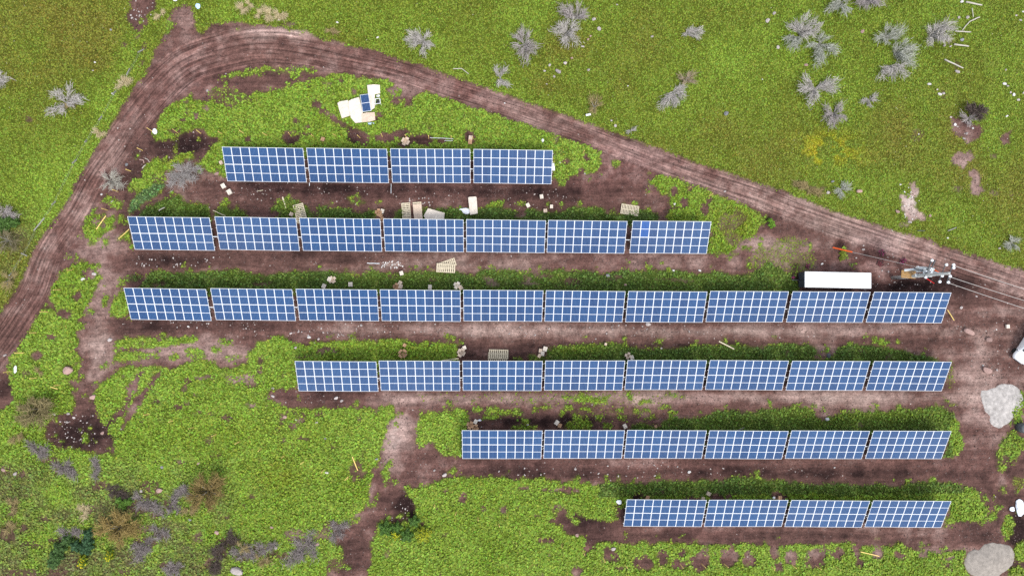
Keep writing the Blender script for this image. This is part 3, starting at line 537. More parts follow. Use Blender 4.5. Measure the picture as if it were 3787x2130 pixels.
# ------------------------------------------------------------------ ground cover: leaves, one object per kind of growth
def leaves(name, count, kinds, size, height, mat, bright, tilt, seed, label, cat):
    r = np.random.default_rng(seed)
    c0, c1 = D(-40, -40), D(2616, 1489)
    n = int(count*1.0)
    x = r.uniform(c0.x, c1.x, n); y = r.uniform(c1.y, c0.y, n)
    i = np.clip(((x-GX0)/STEP).astype(int), 0, NX-1); j = np.clip(((y-GY0)/STEP).astype(int), 0, NY-1)
    dens = bil(g, x, y); clump = .85+.5*fbm(x, y, .7, seed+9, 2)
    ok = np.isin(gt[j, i], kinds) & (r.random(n) < dens*clump)
    x, y = x[ok], y[ok]; n = len(x)
    col = bil(gcol, x, y)
    z = bil(zz, x, y)
    tall = np.clip(.55+.6*fbm(x, y, 1.3, seed+21, 3), .1, 1.3)
    s = size*(.55+.9*r.random(n)**1.5)
    zc = z+height*tall*(.15+.85*r.random(n))
    az = r.uniform(0, 2*np.pi, n); ti = tilt*r.random(n)**.8
    tdir = np.stack([np.cos(az), np.sin(az), np.zeros(n)], 1)
    bdir = np.stack([-np.sin(az)*np.cos(ti), np.cos(az)*np.cos(ti), np.sin(ti)], 1)
    c = np.stack([x, y, zc], 1); w = (s*.5)[:, None]; hgt = (s*.72)[:, None]
    V = np.stack([c-bdir*hgt, c+tdir*w, c+bdir*hgt, c-tdir*w], 1).reshape(-1, 3)
    V[:, 2] = np.maximum(V[:, 2], np.repeat(z, 4)+.01)
    f = bright[0]+(bright[1]-bright[0])*r.random(n)
    col = col*f[:, None]*(1+.10*r.standard_normal((n, 3)))
    cols = np.repeat(np.clip(col, .004, .6), 4, 0)
    o = np_mesh(name, V, np.arange(4*n).reshape(-1, 4), mat, cols)
    return tag(o, label, cat, kind='stuff')
M_LEAF = vert_mat('leaf', .6, .2)
leaves('meadow_grass', 620000, [MEADOW], .15, .10, M_LEAF, (.85, 1.55), .8, 41, 'short olive green meadow grass outside the dirt road', 'grass')
leaves('ground_cover', 700000, [LUSH], .20, .24, M_LEAF, (.72, 1.6), .95, 42, 'bright green leafy weeds covering the ground inside the dirt road', 'ground cover')
leaves('shaded_weeds', 420000, [STRIP, HEDGE], .19, .30, M_LEAF, (.65, 1.6), 1.05, 43, 'darker green weeds in the strips between the solar table rows', 'weeds')

# ------------------------------------------------------------------ object materials
M_WHITE = flat('white painted metal', (.78, .78, .78), .45, var=.05, spec=.4)
M_FRAME = flat('anodised frame', (.74, .76, .78), .4, var=.05, spec=.5)
M_STEEL = flat('galvanised steel', (.42, .43, .44), .5, metal=.5, var=.15)
M_LGREY = flat('pale grey steel', (.50, .53, .54), .55, var=.12)
M_DARKST = flat('dark steel', (.075, .08, .085), .55, var=.2)
M_DARK = flat('dark painted side', (.035, .038, .05), .6, var=.3)
M_RUBBER = flat('rubber', (.02, .02, .02), .8)
M_PINE = flat('pale pine boards', (.58, .50, .36), .8, var=.22, scale=7, rand=.12)
M_PINEO = flat('orange weathered boards', (.42, .25, .095), .8, var=.25, scale=7)
M_STAKE = flat('stake wood', (.72, .52, .17), .8, var=.2, scale=9, rand=.2)
M_CARD = flat('pale cardboard', (.56, .44, .34), .9, var=.16, scale=5, rand=.12, bump=.2)
M_CARDB = flat('brown cardboard', (.40, .24, .14), .9, var=.22, scale=5, rand=.15, bump=.2)
M_CARDL = flat('sun bleached cardboard', (.66, .58, .49), .9, var=.12, scale=4, rand=.05, bump=.2)
M_PLASTIC = flat('white plastic film', (.72, .74, .78), .45, var=.1, spec=.4, bump=.3)
M_BLUEPL = flat('pale blue plastic', (.45, .62, .78), .5, var=.1)
M_GLASS = flat('dark glass', (.02, .025, .03), .12, spec=.6)
M_LENS = flat('clear lens', (.5, .52, .55), .2, spec=.6)
M_ORANGE = flat('orange plastic', (.75, .11, .018), .5, var=.1)
M_RED = flat('red plastic', (.55, .02, .02), .5, var=.1)
M_STONE = flat('pale stone', (.38, .33, .31), .9, var=.25, scale=6, rand=.25, bump=.4)
M_STONEP = flat('pink stone', (.34, .22, .19), .9, var=.2, scale=6, rand=.2, bump=.4)
M_STONEW = flat('white stone', (.58, .55, .52), .9, var=.15, scale=6, rand=.15, bump=.3)
M_STONEG = flat('grey stone', (.20, .20, .21), .9, var=.2, scale=6, rand=.2, bump=.4)
M_LOG = flat('bleached log', (.46, .42, .36), .9, var=.2, scale=6)
M_GREYW = flat('grey weathered wood', (.27, .26, .23), .9, var=.2, scale=6)
M_CONC = flat('concrete pole', (.40, .40, .38), .85, var=.12, scale=2)
M_CERAM = flat('white insulator', (.70, .72, .74), .3, var=.05, spec=.5)
M_WIRE = flat('aluminium wire', (.50, .47, .44), .5, var=.05)
M_TWIG = vert_mat('dry twig', .9, .05)
M_SAND = flat('sand', (.285, .25, .215), .95, var=.22, scale=2.6, bump=1.0)
M_GRAVEL = flat('white lime', (.38, .35, .325), .95, var=.3, scale=2.6, bump=1.0)

def cell_material():
    m, n, l, b = new_mat('solar cells'); b.inputs['Roughness'].default_value = .14; b.inputs['Specular IOR Level'].default_value = .5
    tc = n.new('ShaderNodeTexCoord'); sp = n.new('ShaderNodeSeparateXYZ'); l.new(tc.outputs['Object'], sp.inputs[0])
    def math_(op, a, v=None):
        q = n.new('ShaderNodeMath'); q.operation = op; l.new(a, q.inputs[0])
        if v is not None:
            if isinstance(v, (int, float)): q.inputs[1].default_value = v
            else: l.new(v, q.inputs[1])
        return q.outputs[0]
    def lines(axis, pitch, off, w):                       # 1 on a thin line every pitch metres
        a = math_('MODULO', math_('ADD', sp.outputs[axis], 10*pitch+off), pitch)
        a = math_('ABSOLUTE', math_('SUBTRACT', a, pitch/2)); return math_('LESS_THAN', a, w/2)
    col = lines(0, .152, .076+.076, .030); row = lines(1, .156, .0, .010)
    oi = n.new('ShaderNodeObjectInfo')
    no = n.new('ShaderNodeTexNoise'); no.inputs['Scale'].default_value = 9; no.inputs['Detail'].default_value = 3; l.new(tc.outputs['Object'], no.inputs['Vector'])
    base = n.new('ShaderNodeMix'); base.data_type = 'RGBA'; base.inputs[6].default_value = (.005, .027, .100, 1); base.inputs[7].default_value = (.009, .046, .140, 1)
    l.new(oi.outputs['Random'], base.inputs[0])
    vr = n.new('ShaderNodeVectorMath'); vr.operation = 'SCALE'; l.new(base.outputs[2], vr.inputs[0])
    mr = n.new('ShaderNodeMapRange'); mr.inputs['From Min'].default_value = .3; mr.inputs['From Max'].default_value = .7; mr.inputs['To Min'].default_value = .8; mr.inputs['To Max'].default_value = 1.2
    l.new(no.outputs['Fac'], mr.inputs['Value']); l.new(mr.outputs['Result'], vr.inputs['Scale'])
    m1 = n.new('ShaderNodeMix'); m1.data_type = 'RGBA'; l.new(vr.outputs['Vector'], m1.inputs[6]); m1.inputs[7].default_value = (.07, .155, .30, 1); l.new(col, m1.inputs[0])
    m2 = n.new('ShaderNodeMix'); m2.data_type = 'RGBA'; l.new(m1.outputs[2], m2.inputs[6]); m2.inputs[7].default_value = (.05, .09, .18, 1); l.new(row, m2.inputs[0])
    l.new(m2.outputs[2], b.inputs['Base Color'])
    return m
M_CELL = cell_material()

# ------------------------------------------------------------------ solar tables
TILT = 0.474742; TW, TL = 9.17, 4.03; PW, PL = 1.014, 2.008
TABLES = [(-26.269, 16.919, -0.0101), (-16.691, 16.877, -0.0075), (-7.111, 16.889, -0.0017), (2.452, 16.853, -0.0090), (-36.759, 8.903, -0.0117), (-26.996, 8.899, -0.0166), 
          (-17.424, 8.816, -0.0105), (-7.883, 8.768, -0.0089), (1.624, 8.703, -0.0118), (11.085, 8.650, -0.0109), (20.904, 8.624, -0.0066), (-37.037, 0.784, -0.0174), 
          (-27.347, 0.754, -0.0136), (-17.743, 0.700, -0.0116), (-8.220, 0.629, -0.0117), (1.310, 0.609, -0.0076), (10.802, 0.534, -0.0119), (20.353, 0.478, -0.0062), 
          (29.907, 0.496, -0.0055), (39.560, 0.446, -0.0067), (49.181, 0.393, -0.0102), (-17.768, -7.476, -0.0098), (-8.282, -7.449, -0.0074), (1.229, -7.481, -0.0058), 
          (10.729, -7.474, -0.0021), (20.212, -7.455, -0.0048), (29.776, -7.504, -0.0110), (39.392, -7.596, -0.0075), (49.031, -7.668, -0.0127), (1.185, -15.369, -0.0087), 
          (10.640, -15.402, -0.0082), (20.102, -15.461, -0.0116), (29.636, -15.572, -0.0144), (39.186, -15.625, -0.0113), (48.815, -15.695, -0.0101), (20.009, -23.349, -0.0164), 
          (29.492, -23.456, -0.0105), (39.041, -23.599, -0.0186), (48.606, -23.716, -0.0182)]
ROWS = [4, 7, 10, 8, 6, 4]
ROWNAME = ['topmost row of four', 'second row of seven tables', 'longest row of ten tables', 'fourth row of eight tables', 'fifth row of six tables', 'bottom row of four']
ORD = ['leftmost', 'second from left', 'third from left', 'fourth from left', 'fifth from left', 'sixth from left', 'seventh from left', 'eighth from left', 'ninth from left', 'rightmost']
NOTE = {(0, 3): 'white box at its right edge', (1, 6): 'one brighter blue panel', (1, 2): 'slatted pallet poking from under it'}
def panel_mesh():
    mb = MB(); mb.box((0, 0, 0), (PW-.02, PL-.02, .030))
    o = mb.build('solar_panel', M_CELL); me = o.data; bpy.data.objects.remove(o)
    fb = MB(); w = .038; z = .004
    fb.box((0, PL/2-w/2, z), (PW, w, .036)); fb.box((0, -PL/2+w/2, z), (PW, w, .036))
    fb.box((PW/2-w/2, 0, z), (w, PL-2*w, .036)); fb.box((-PW/2+w/2, 0, z), (w, PL-2*w, .036))
    fb.box((0, 0, z), (PW-2*w, .052, .034))
    o = fb.build('panel_frame', M_FRAME); fm = o.data; bpy.data.objects.remove(o)
    return me, fm
PANEL_ME, FRAME_ME = panel_mesh()
def add_panel(parent, loc, rot):
    p = link(bpy.data.objects.new('solar_panel', PANEL_ME), parent); p.location = loc; p.rotation_euler = rot
    link(bpy.data.objects.new('panel_frame', FRAME_ME), p); return p
ct, st_ = math.cos(TILT), math.sin(TILT)
def on_slope(x, v, n=0.0, zc=1.5): return Vector((x, v*ct-n*st_, zc+v*st_+n*ct))
def part_mesh(fn):
    mb = MB(); fn(mb); o = mb.build('m', M_STEEL); me = o.data; bpy.data.objects.remove(o); return me
PURLIN = [part_mesh(lambda mb, v=v: mb.bar(on_slope(-TW/2-.09, v, -.055), on_slope(TW/2+.09, v, -.055), .05, .07)) for v in (-1.62, -.62, .62, 1.62)]
RAFTER = [part_mesh(lambda mb, x=x: mb.bar(on_slope(x, -1.8, -.15), on_slope(x, 1.8, -.15), .06, .12)) for x in (-3.4, 0, 3.4)]
POST = [part_mesh(lambda mb, x=x: mb.box((x, -.4*ct+.1, .45), (.12, .10, 1.5))) for x in (-3.4, 0, 3.4)]
for me in PURLIN: me.materials[0] = M_FRAME
k = 0
for r, n in enumerate(ROWS):
    for c in range(n):
        x, y, yaw = TABLES[k]
        t = empty('solar_table', (x, y, 0), yaw)
        pos = ORD[c] if c < n-1 else 'rightmost'
        lab = 'tilted blue solar table, %s in the %s' % (pos, ROWNAME[r])
        if (r, c) in NOTE: lab = 'blue solar table with %s, %s, %s' % (NOTE[(r, c)], pos, ROWNAME[r].split(' of')[0])
        tag(t, lab, 'solar table', 'solar tables in rows on the site')
        for row in (1, -1):
            for q in range(9):
                p = add_panel(t, on_slope((q-4)*1.0205, row*1.0125), (TILT, 0, 0))
                if (r, c, row, q) == (1, 6, 1, 1): bright = p
        for me in PURLIN: link(bpy.data.objects.new('purlin', me), t)
        for me in RAFTER: link(bpy.data.objects.new('rafter', me), t)
        for me in POST: link(bpy.data.objects.new('support_post', me), t)
        xr = TW/2-.3
        if c < n-1: xr = TABLES[k+1][0]-x-TW/2+.2
        MB().tube([on_slope(-TW/2+.3, -.40, -.27), on_slope(xr, -.40, -.27)], .055, 10).build('torque_tube', M_FRAME, t, True)
        k += 1
bm_ = PANEL_ME.copy(); M_CELLB = M_CELL.copy(); bm_.materials[0] = M_CELLB; bright.data = bm_
for nd in M_CELLB.node_tree.nodes:
    if nd.type == 'MIX' and abs(nd.inputs[7].default_value[2]-.14) < .005:
        nd.inputs[6].default_value = (.004, .055, .23, 1); nd.inputs[7].default_value = (.004, .055, .23, 1)
    if nd.type == 'MIX' and abs(nd.inputs[7].default_value[2]-.30) < .01: nd.inputs[7].default_value = (.05, .16, .42, 1)
bright['label'] = 'brighter blue panel without pale lines'

# inverter box at the right edge of the topmost row
b = T('23', 393, 238, 1.2)
e = tag(empty('inverter_box', b, 0), 'white inverter box at the right edge of the topmost solar row', 'inverter')
MB().box((0, 0, 0), (.42, .55, .24), bev=.03).build('housing', M_WHITE, e); MB().box((.04, .46, -.05), (.22, .28, .16), bev=.02).build('junction_box', M_WHITE, e)
MB().tube([(-.12, .1, -.12), (-.12, .1, -1.2)], .035, 8).build('mounting_post', M_STEEL, e)

# ------------------------------------------------------------------ pallets
def pallet(name, corners, z, label, mat, rows=10, along=True, layers=1, tilt=0.0, group='wooden pallets on the site'):
    """corners: photo tile points, in order round the pallet; first edge is one short side"""
    P = [T(*c, z) for c in corners]; ctr = sum(P, Vector())/4
    ex = ((P[1]-P[0])+(P[2]-P[3]))/2; ey = ((P[3]-P[0])+(P[2]-P[1]))/2
    w, l = ex.length, ey.length; ang = math.atan2(ey.y, ey.x)-math.pi/2
    e = tag(empty(name, (ctr.x, ctr.y, gz(ctr.x, ctr.y)+z-.14), ang), label, 'pallet', group)
    e.rotation_euler = (tilt, 0, ang)
    mb = MB(); pitch = l/rows
    for q in range(rows+1): mb.box((0, -l/2+.05+(l-.10)*q/rows, .135), (w, pitch*.60, .022))
    mb.build('deck_boards', mat, e)
    for s in (-1, 0, 1): MB().box((s*(w/2-.05), 0, .068), (.09, l-.01, .11)).build('stringer', mat, e)
    m2 = MB()
    for q in range(4): m2.box((0, -l/2+.08+(l-.16)*q/3, .005), (w-.01, .10, .012))
    m2.build('bottom_boards', mat, e)
    return e
pallet('wooden_pallet', [('22', 360, 612), ('22', 462, 586), ('22', 510, 765), ('22', 408, 790)], .15, 'pale slatted pallet sticking out between the second and third tables of the second row', M_PINE)
pallet('wooden_pallet', [('22', 1445, 588), ('22', 1532, 582), ('22', 1549, 772), ('22', 1462, 778)], .15, 'pale slatted pallet with ten open rows, bare, behind the second row', M_PINE)
pallet('wooden_pallet', [('22', 1560, 582), ('22', 1646, 574), ('22', 1663, 765), ('22', 1577, 772)], .15, 'pallet mostly hidden under a brown cardboard sheet, behind the second row', M_PINE)
pallet('wooden_pallet', [('23', 1085, 590), ('23', 1065, 690), ('23', 1240, 716), ('23', 1259, 619)], .15, 'bleached pallet lying behind the sixth table of the second row', M_PINE, 11)
pallet('wooden_pallet', [('22', 1805, 1188), ('22', 1797, 1275), ('22', 1978, 1286), ('22', 1990, 1196)], .33, 'straight upper pallet of the crossed pair below the second row', M_PINE, 9, group='crossed pair of pallets')
pallet('wooden_pallet', [('22', 1972, 1134), ('22', 2004, 1205), ('22', 1840, 1262), ('22', 1808, 1191)], .15, 'slanting lower pallet of the crossed pair below the second row', M_PINE, 9, tilt=.0, group='crossed pair of pallets')
pallet('wooden_pallet', [('32', 2318, 630), ('32', 2316, 724), ('32', 2502, 726), ('32', 2504, 632)], .15, 'bottom pallet of the stack behind the fourth row', M_PINE, 9)
pallet('wooden_pallet', [('32', 2328, 600), ('32', 2326, 694), ('32', 2516, 698), ('32', 2516, 603)], .32, 'top pallet of the stack behind the fourth row', M_PINE, 9)
pallet('wooden_pallet', [('p', 237, 220), ('p', 222, 284), ('p', 352, 302), ('p', 384, 222)], 4.0, 'orange brown pallet laid on the platform beams of the utility pole', M_PINEO, 10)

# ------------------------------------------------------------------ cardboard
def sheet_of(name, pts, z, mat, label, cat, group=None, thick=.05, seed=1):
    """a flat piece with a wavy surface, outline from tile points"""
    P = [T(*p, z) for p in pts]; c = sum(P, Vector())/len(P); r = random.Random(seed)
    o = tag(link(bpy.data.objects.new(name, None)), None)
    bpy.data.objects.remove(o)
    bm = bmesh.new(); vs = [bm.verts.new((p.x-c.x, p.y-c.y, 0)) for p in P]; f = bm.faces.new(vs)
    if f.normal.z < 0: bmesh.ops.reverse_faces(bm, faces=[f])
    bmesh.ops.subdivide_edges(bm, edges=bm.edges[:], cuts=3, use_grid_fill=True)
    bmesh.ops.triangulate(bm, faces=bm.faces[:]); bmesh.ops.subdivide_edges(bm, edges=bm.edges[:], cuts=1)
    for v in bm.verts:
        d = max(abs(v.co.x), abs(v.co.y))
        v.co.z = .05*math.sin(v.co.x*2.3+seed)*math.cos(v.co.y*1.9+seed*2)+r.uniform(-.012, .012)+.03*(d > .8)*r.random()
    ret = bmesh.ops.extrude_face_region(bm, geom=bm.faces[:])
    for v in [q for q in ret['geom'] if isinstance(q, bmesh.types.BMVert)]: v.co.z += thick
    bmesh.ops.recalc_face_normals(bm, faces=bm.faces[:])
    me = bpy.data.meshes.new(name); bm.to_mesh(me); bm.free(); me.materials.append(mat)
    o = link(bpy.data.objects.new(name, me)); o.location = (c.x, c.y, gz(c.x, c.y)+z+.06)
    return tag(o, label, cat, group)
sheet_of('cardboard_sheet', [('22', 1562, 600), ('22', 1648, 592), ('22', 1662, 768), ('22', 1578, 772)], .17, M_CARD, 'brown stained cardboard sheet lying on the pallet behind the second row', 'cardboard', thick=.02, seed=2)
sheet_of('cardboard_sheet', [('22', 1715, 640), ('22', 1882, 686), ('22', 1872, 770), ('22', 1702, 765), ('22', 1672, 716)], .18, M_CARDL, 'slanting pale cardboard sheet partly under the fourth table of the second row', 'cardboard', seed=3)
sheet_of('cardboard_sheet', [('22', 2116, 536), ('22', 2128, 528), ('22', 2192, 524), ('22', 2201, 532), ('22', 2212, 692), ('22', 2136, 706), ('22', 2124, 600)], .25, M_CARDL, 'upright oblong cream cardboard sheet beside white plastic film', 'cardboard', thick=.14, seed=4)
CG = 'cardboard sheets round the lone solar panel'
sheet_of('cardboard_sheet', [('m', 125, 402), ('m', 160, 376), ('m', 290, 355), ('m', 315, 470), ('m', 330, 600), ('m', 195, 645), ('m', 150, 500)], .16, M_CARDL, 'leftmost pale cardboard sheet of those beside the lone solar panel', 'cardboard', CG, seed=5)
sheet_of('cardboard_sheet', [('m', 300, 372), ('m', 350, 345), ('m', 470, 308), ('m', 500, 420), ('m', 530, 560), ('m', 520, 705), ('m', 412, 722), ('m', 340, 640), ('m', 310, 500)], .24, M_CARDL, 'large cardboard sheet with a brown middle under the lone solar panel', 'cardboard', CG, seed=6)
sheet_of('cardboard_sheet', [('m', 508, 572), ('m', 600, 552), ('m', 716, 546), ('m', 728, 672), ('m', 640, 700), ('m', 520, 706)], .3, M_CARD, 'cardboard sheet below the lower end of the lone solar panel', 'cardboard', CG, seed=7)
sheet_of('cardboard_sheet', [('m', 600, 120), ('m', 700, 112), ('m', 800, 116), ('m', 806, 250), ('m', 720, 262), ('m', 718, 480), ('m', 655, 525), ('m', 630, 400), ('m', 612, 250)], .3, M_CARDL, 'upright cardboard sheet between the lone solar panel and the metal frame', 'cardboard', CG, thick=.1, seed=8)
p0, p1, p2 = T('m', 485, 265, .72), T('m', 612, 250, .72), T('m', 655, 524, .72); pc = (p0+p2)/2
lp = link(bpy.data.objects.new('loose_solar_module', PANEL_ME)); lp.location = pc; d = T('m', 655, 524, .72)-T('m', 612, 250, .72)
lp.rotation_euler = (.05, .03, math.atan2(d.y, d.x)+math.pi/2); link(bpy.data.objects.new('panel_frame', FRAME_ME), lp)
tag(lp, 'single blue solar panel lying on cardboard above the topmost row', 'solar panel')
def carton(P, s, h, rz, label, group, mat, opened=False, seed=0, tilt=(0, 0)):
    r = random.Random(seed)
    e = tag(empty('cardboard_box', (P.x, P.y, gz(P.x, P.y)+.16), rz), label, 'cardboard box', group); e.rotation_euler = (tilt[0], tilt[1], rz)
    w, l = s
    if not opened:
        MB().box((0, 0, h/2), (w, l, h)).build('box_body', mat, e)
        for sg in (-1, 1): MB().box((sg*(w/4), 0, h+.008), (w/2-.012, l-.01, .012), M=Matrix.Rotation(sg*r.uniform(.0, .12), 3, 'Y')).build('flap', mat, e)
    else:
        mb = MB(); t = .02
        mb.box((0, 0, .01), (w, l, .02)); mb.box((w/2-t/2, 0, h/2), (t, l, h-.03)); mb.box((-w/2+t/2, 0, h/2), (t, l, h-.03)); mb.box((0, l/2-t/2, h/2), (w-2*t, t, h-.03)); mb.box((0, -l/2+t/2, h/2), (w-2*t, t, h-.03))
        mb.build('box_body', mat, e)
        for k, (dx, dy) in enumerate(((1, 0), (-1, 0), (0, 1), (0, -1))):
            L = .24; a = r.uniform(-.5, .35)
            M = Matrix.Rotation(-a*dx, 3, 'Y') if dx else Matrix.Rotation(a*dy, 3, 'X')
            sz = (L, l*.95, .012) if dx else (w*.95, L, .012)
            MB().box((dx*(w/2+L/2*math.cos(a)), dy*(l/2+L/2*math.cos(a)), h-.01+L/2*math.sin(a)), sz, M=M).build('flap', mat, e)
    return e
CB = 'cardboard boxes scattered behind the solar rows'
BOX = [ # tile, x, y, size, turn, open, colour, label
 ('12', 662, 1400, .42, .3, 0, 'B', 'small orange brown box in weeds above the topmost row'),
 ('12', 1490, 1422, .52, .5, 1, 'P', 'open box behind the third table of the topmost row'),
 ('12', 2140, 1385, .46, .1, 0, 'P', 'upper pale box of the pair behind the rightmost topmost table'),
 ('12', 2136, 1425, .50, .05, 0, 'B', 'lower brown box of the pair behind the rightmost topmost table'),
 ('21', 2222, 184, .42, -.5, 0, 'P', 'pale box at the left edge of the topmost row'),
 ('21', 2240, 416, .48, -.5, 0, 'L', 'bleached box on dirt below the topmost row, upper of two'),
 ('21', 2302, 476, .50, -.5, 0, 'L', 'bleached box on dirt below the topmost row, lower of two'),
 ('22', 348, 702, .44, .4, 0, 'P', 'pale box left of the pallet behind the second row'),
 ('22', 1258, 668, .44, .3, 0, 'L', 'pale top box of the heap behind the second row'), ('22', 1220, 678, .40, .1, 1, 'B', 'open brown box left in the heap behind the second row'),
 ('22', 1240, 712, .42, .6, 0, 'B', 'brown box in the middle of the heap behind the second row'), ('22', 1262, 745, .40, .9, 0, 'B', 'brown box half hidden in the gap of the second row'),
 ('23', 280, 524, .44, -.15, 0, 'L', 'pale box highest of the four on dirt near the sixth table'),
 ('23', 142, 608, .46, -.5, 0, 'L', 'pale tilted box leftmost of the four on dirt above the second row'),
 ('23', 378, 621, .40, .05, 0, 'L', 'pale box rightmost of the four on dirt above the second row'),
 ('23', 313, 666, .42, -.1, 0, 'P', 'tan box lowest of the four, at the weeds above the second row'),
 ('22', 1450, 1288, .46, -.3, 0, 'L', 'pale box at the weed edge below the second row'),
 ('22', 730, 1350, .46, .4, 0, 'L', 'pale box of the leaning pair above the longest row'), ('22', 758, 1355, .42, .9, 1, 'P', 'open tan box of the leaning pair above the longest row'),
 ('22', 675, 1418, .46, .4, 0, 'L', 'greyish white box nearest the third table of the longest row'),
 ('22', 942, 1398, .46, 0, 0, 'L', 'lone square pale box behind the third table of the longest row'),
 ('22', 1436, 1388, .46, .5, 0, 'P', 'tan top box of the heap behind the fourth table of the longest row'), ('22', 1400, 1422, .42, .1, 1, 'B', 'open brown box left in the heap behind the longest row'),
 ('22', 1440, 1424, .44, .3, 0, 'P', 'tan box right in the heap behind the longest row'), ('22', 1420, 1446, .44, .1, 0, 'B', 'brown box at the bottom of the heap behind the longest row'),
 ('22', 1733, 1428, .46, .1, 0, 'L', 'pale upright box behind the middle of the longest row'),
 ('22', 2008, 1410, .42, .5, 1, 'L', 'pale open box of the pair at the gap of the longest row'), ('22', 2046, 1434, .46, -.6, 0, 'P', 'tan box of the pair at the gap of the longest row'),
 ('32', 1482, 560, .40, .5, 0, 'B', 'small orange brown box in the weeds above the fourth row'), ('32', 1462, 642, .58, .7, 1, 'B', 'large open brown box behind the second table of the fourth row'),
 ('32', 2080, 582, .42, -.4, 0, 'L', 'pale top box of the heap left of the pallet stack'), ('32', 2050, 632, .58, .5, 1, 'P', 'wide open box of the heap left of the pallet stack'), ('32', 2032, 608, .36, .2, 0, 'P', 'small tan box in the heap left of the pallet stack'),
 ('33', 312, 596, .50, .3, 0, 'L', 'pale box right of the heap behind the fourth row'), ('33', 265, 610, .40, .1, 0, 'P', 'tan box left of the heap behind the fourth row'), ('33', 288, 640, .46, .15, 0, 'L', 'pale box in the middle of the heap behind the fourth row'), ('33', 256, 660, .38, .5, 0, 'P', 'tan box lowest of the heap behind the fourth row'),
 ('33', 1178, 680, .46, -.4, 0, 'L', 'pale flapped box above the gap of the fourth row'), ('33', 1140, 665, .34, .3, 1, 'P', 'small torn box left of the flapped box at the fourth row gap'), ('33', 918, 548, .30, .4, 0, 'P', 'tiny tan carton at the weed edge above the fourth row'),
 ('32', 2190, 1322, .44, .5, 0, 'L', 'pale top box of the heap above the fifth row'), ('32', 2140, 1356, .48, .4, 1, 'B', 'open brown box left in the heap above the fifth row'), ('32', 2182, 1382, .44, .5, 1, 'B', 'open brown box lowest of the heap above the fifth row'),
 ('33', 430, 1332, .50, .6, 0, 'L', 'pale box of the pair above the second table of the fifth row'), ('33', 460, 1362, .44, .3, 0, 'B', 'brown box of the pair above the second table of the fifth row'),
 ('33', 1114, 1368, .48, -.5, 0, 'L', 'pale flattened box above the gap of the fifth row'), ('33', 1420, 1370, .30, 1.2, 0, 'B', 'small brown carton scrap above the fifth row'),
 ('43', 757, 373, .42, .3, 0, 'B', 'brown box behind the leftmost table of the bottom row'), ('43', 1100, 350, .44, .5, 0, 'P', 'tan box above the first gap of the bottom row'), ('43', 1070, 380, .42, .2, 0, 'P', 'tan box touching the end of the leftmost bottom table'),
 ('44', 50, 374, .46, .1, 0, 'B', 'orange brown box behind the second table of the bottom row'), ('34', 2370, 370, .42, -.1, 0, 'L', 'white block shaped box on bare dirt near the white vehicle')]
for k, (tl, x, y, s, rz, op, cl, lab) in enumerate(BOX):
    r = random.Random(k)
    carton(T(tl, x, y, .2), (s*r.uniform(.85, 1), s*r.uniform(.95, 1.15)), r.uniform(.18, .32), -rz, lab, CB, {'P': M_CARD, 'B': M_CARDB, 'L': M_CARDL}[cl], bool(op), k, (r.uniform(-.12, .12), r.uniform(-.12, .12)))

# ------------------------------------------------------------------ plastic, bags
def crumple(name, P, size, mat, label, cat, seed, group=None, flatness=.45):
    r = random.Random(seed); bm = bmesh.new(); bmesh.ops.create_icosphere(bm, subdivisions=3, radius=1)
    ph = [(Vector((r.gauss(0, 1), r.gauss(0, 1), r.gauss(0, 1))).normalized(), r.uniform(2, 5), r.uniform(0, 6)) for _ in range(7)]
    for v in bm.verts:
        d = sum(math.sin(n_.dot(v.co)*f_+p_) for n_, f_, p_ in ph)/7
        v.co *= 1+.55*d+r.uniform(-.07, .07); v.co = Vector((v.co.x*size[0], v.co.y*size[1], max(v.co.z, -.3)*flatness*min(size)))
    me = bpy.data.meshes.new(name); bm.to_mesh(me); bm.free(); me.materials.append(mat)
    o = link(bpy.data.objects.new(name, me)); o.location = (P.x, P.y, gz(P.x, P.y)+.1+.2*min(size)*flatness); o.rotation_euler = (0, 0, r.uniform(0, 6) if size[0] == size[1] else 0)
    return tag(o, label, cat, group)
crumple('plastic_film', T('22', 2102, 665, .2), (.50, .34), M_PLASTIC, 'crumpled white plastic film left of the upright cardboard sheet', 'plastic film', 1)
crumple('plastic_film', T('22', 2060, 650, .2), (.34, .12), M_PLASTIC, 'thin white plastic strip trailing from the crumpled film', 'plastic film', 2)
crumple('plastic_bag', T('11', 1550, 1318, .2), (.28, .32), M_PLASTIC, 'white bag on a stake at the inner edge of the road bend', 'bag', 3)
crumple('plastic_bag', T('11', 1980, 60, .2), (.24, .34), M_BLUEPL, 'pale blue bag at the top end of the side track', 'bag', 4)
crumple('plastic_bag', T('11', 1755, 2, .2), (.2, .16), M_PLASTIC, 'small white bag at the top picture edge by the side track', 'bag', 5)
crumple('plastic_bag', T('31', 148, 805, .2), (.20, .34), M_PLASTIC, 'white bag hanging in the weeds at the left edge', 'bag', 6)
crumple('plastic_bag', T('m', 760, 268, .4), (.22, .18), M_PLASTIC, 'white bag on top of the metal frame by the cardboard', 'bag', 7)
crumple('plastic_bag', T('m', 650, 715, .3), (.36, .14), M_BLUEPL, 'bluish white plastic at the lower tip of the cardboard sheets', 'plastic film', 8)
crumple('plastic_film', T('44', 1410, 430, .2), (.50, .95), M_PLASTIC, 'bright white plastic heap on dark soil at the right edge', 'plastic film', 9, flatness=.4)
crumple('plastic_film', T('44', 1368, 440, .2), (.30, .26), M_PLASTIC, 'smaller white plastic scrap left of the bright heap', 'plastic film', 10)
crumple('plastic_bag', T('43', 596, 400, .2), (.30, .22), M_PLASTIC, 'white bag left of the leftmost bottom table', 'bag', 11)
crumple('plastic_bag', T('44', 20, 376, .2), (.18, .14), M_PLASTIC, 'white bag beside the orange brown box', 'bag', 12)
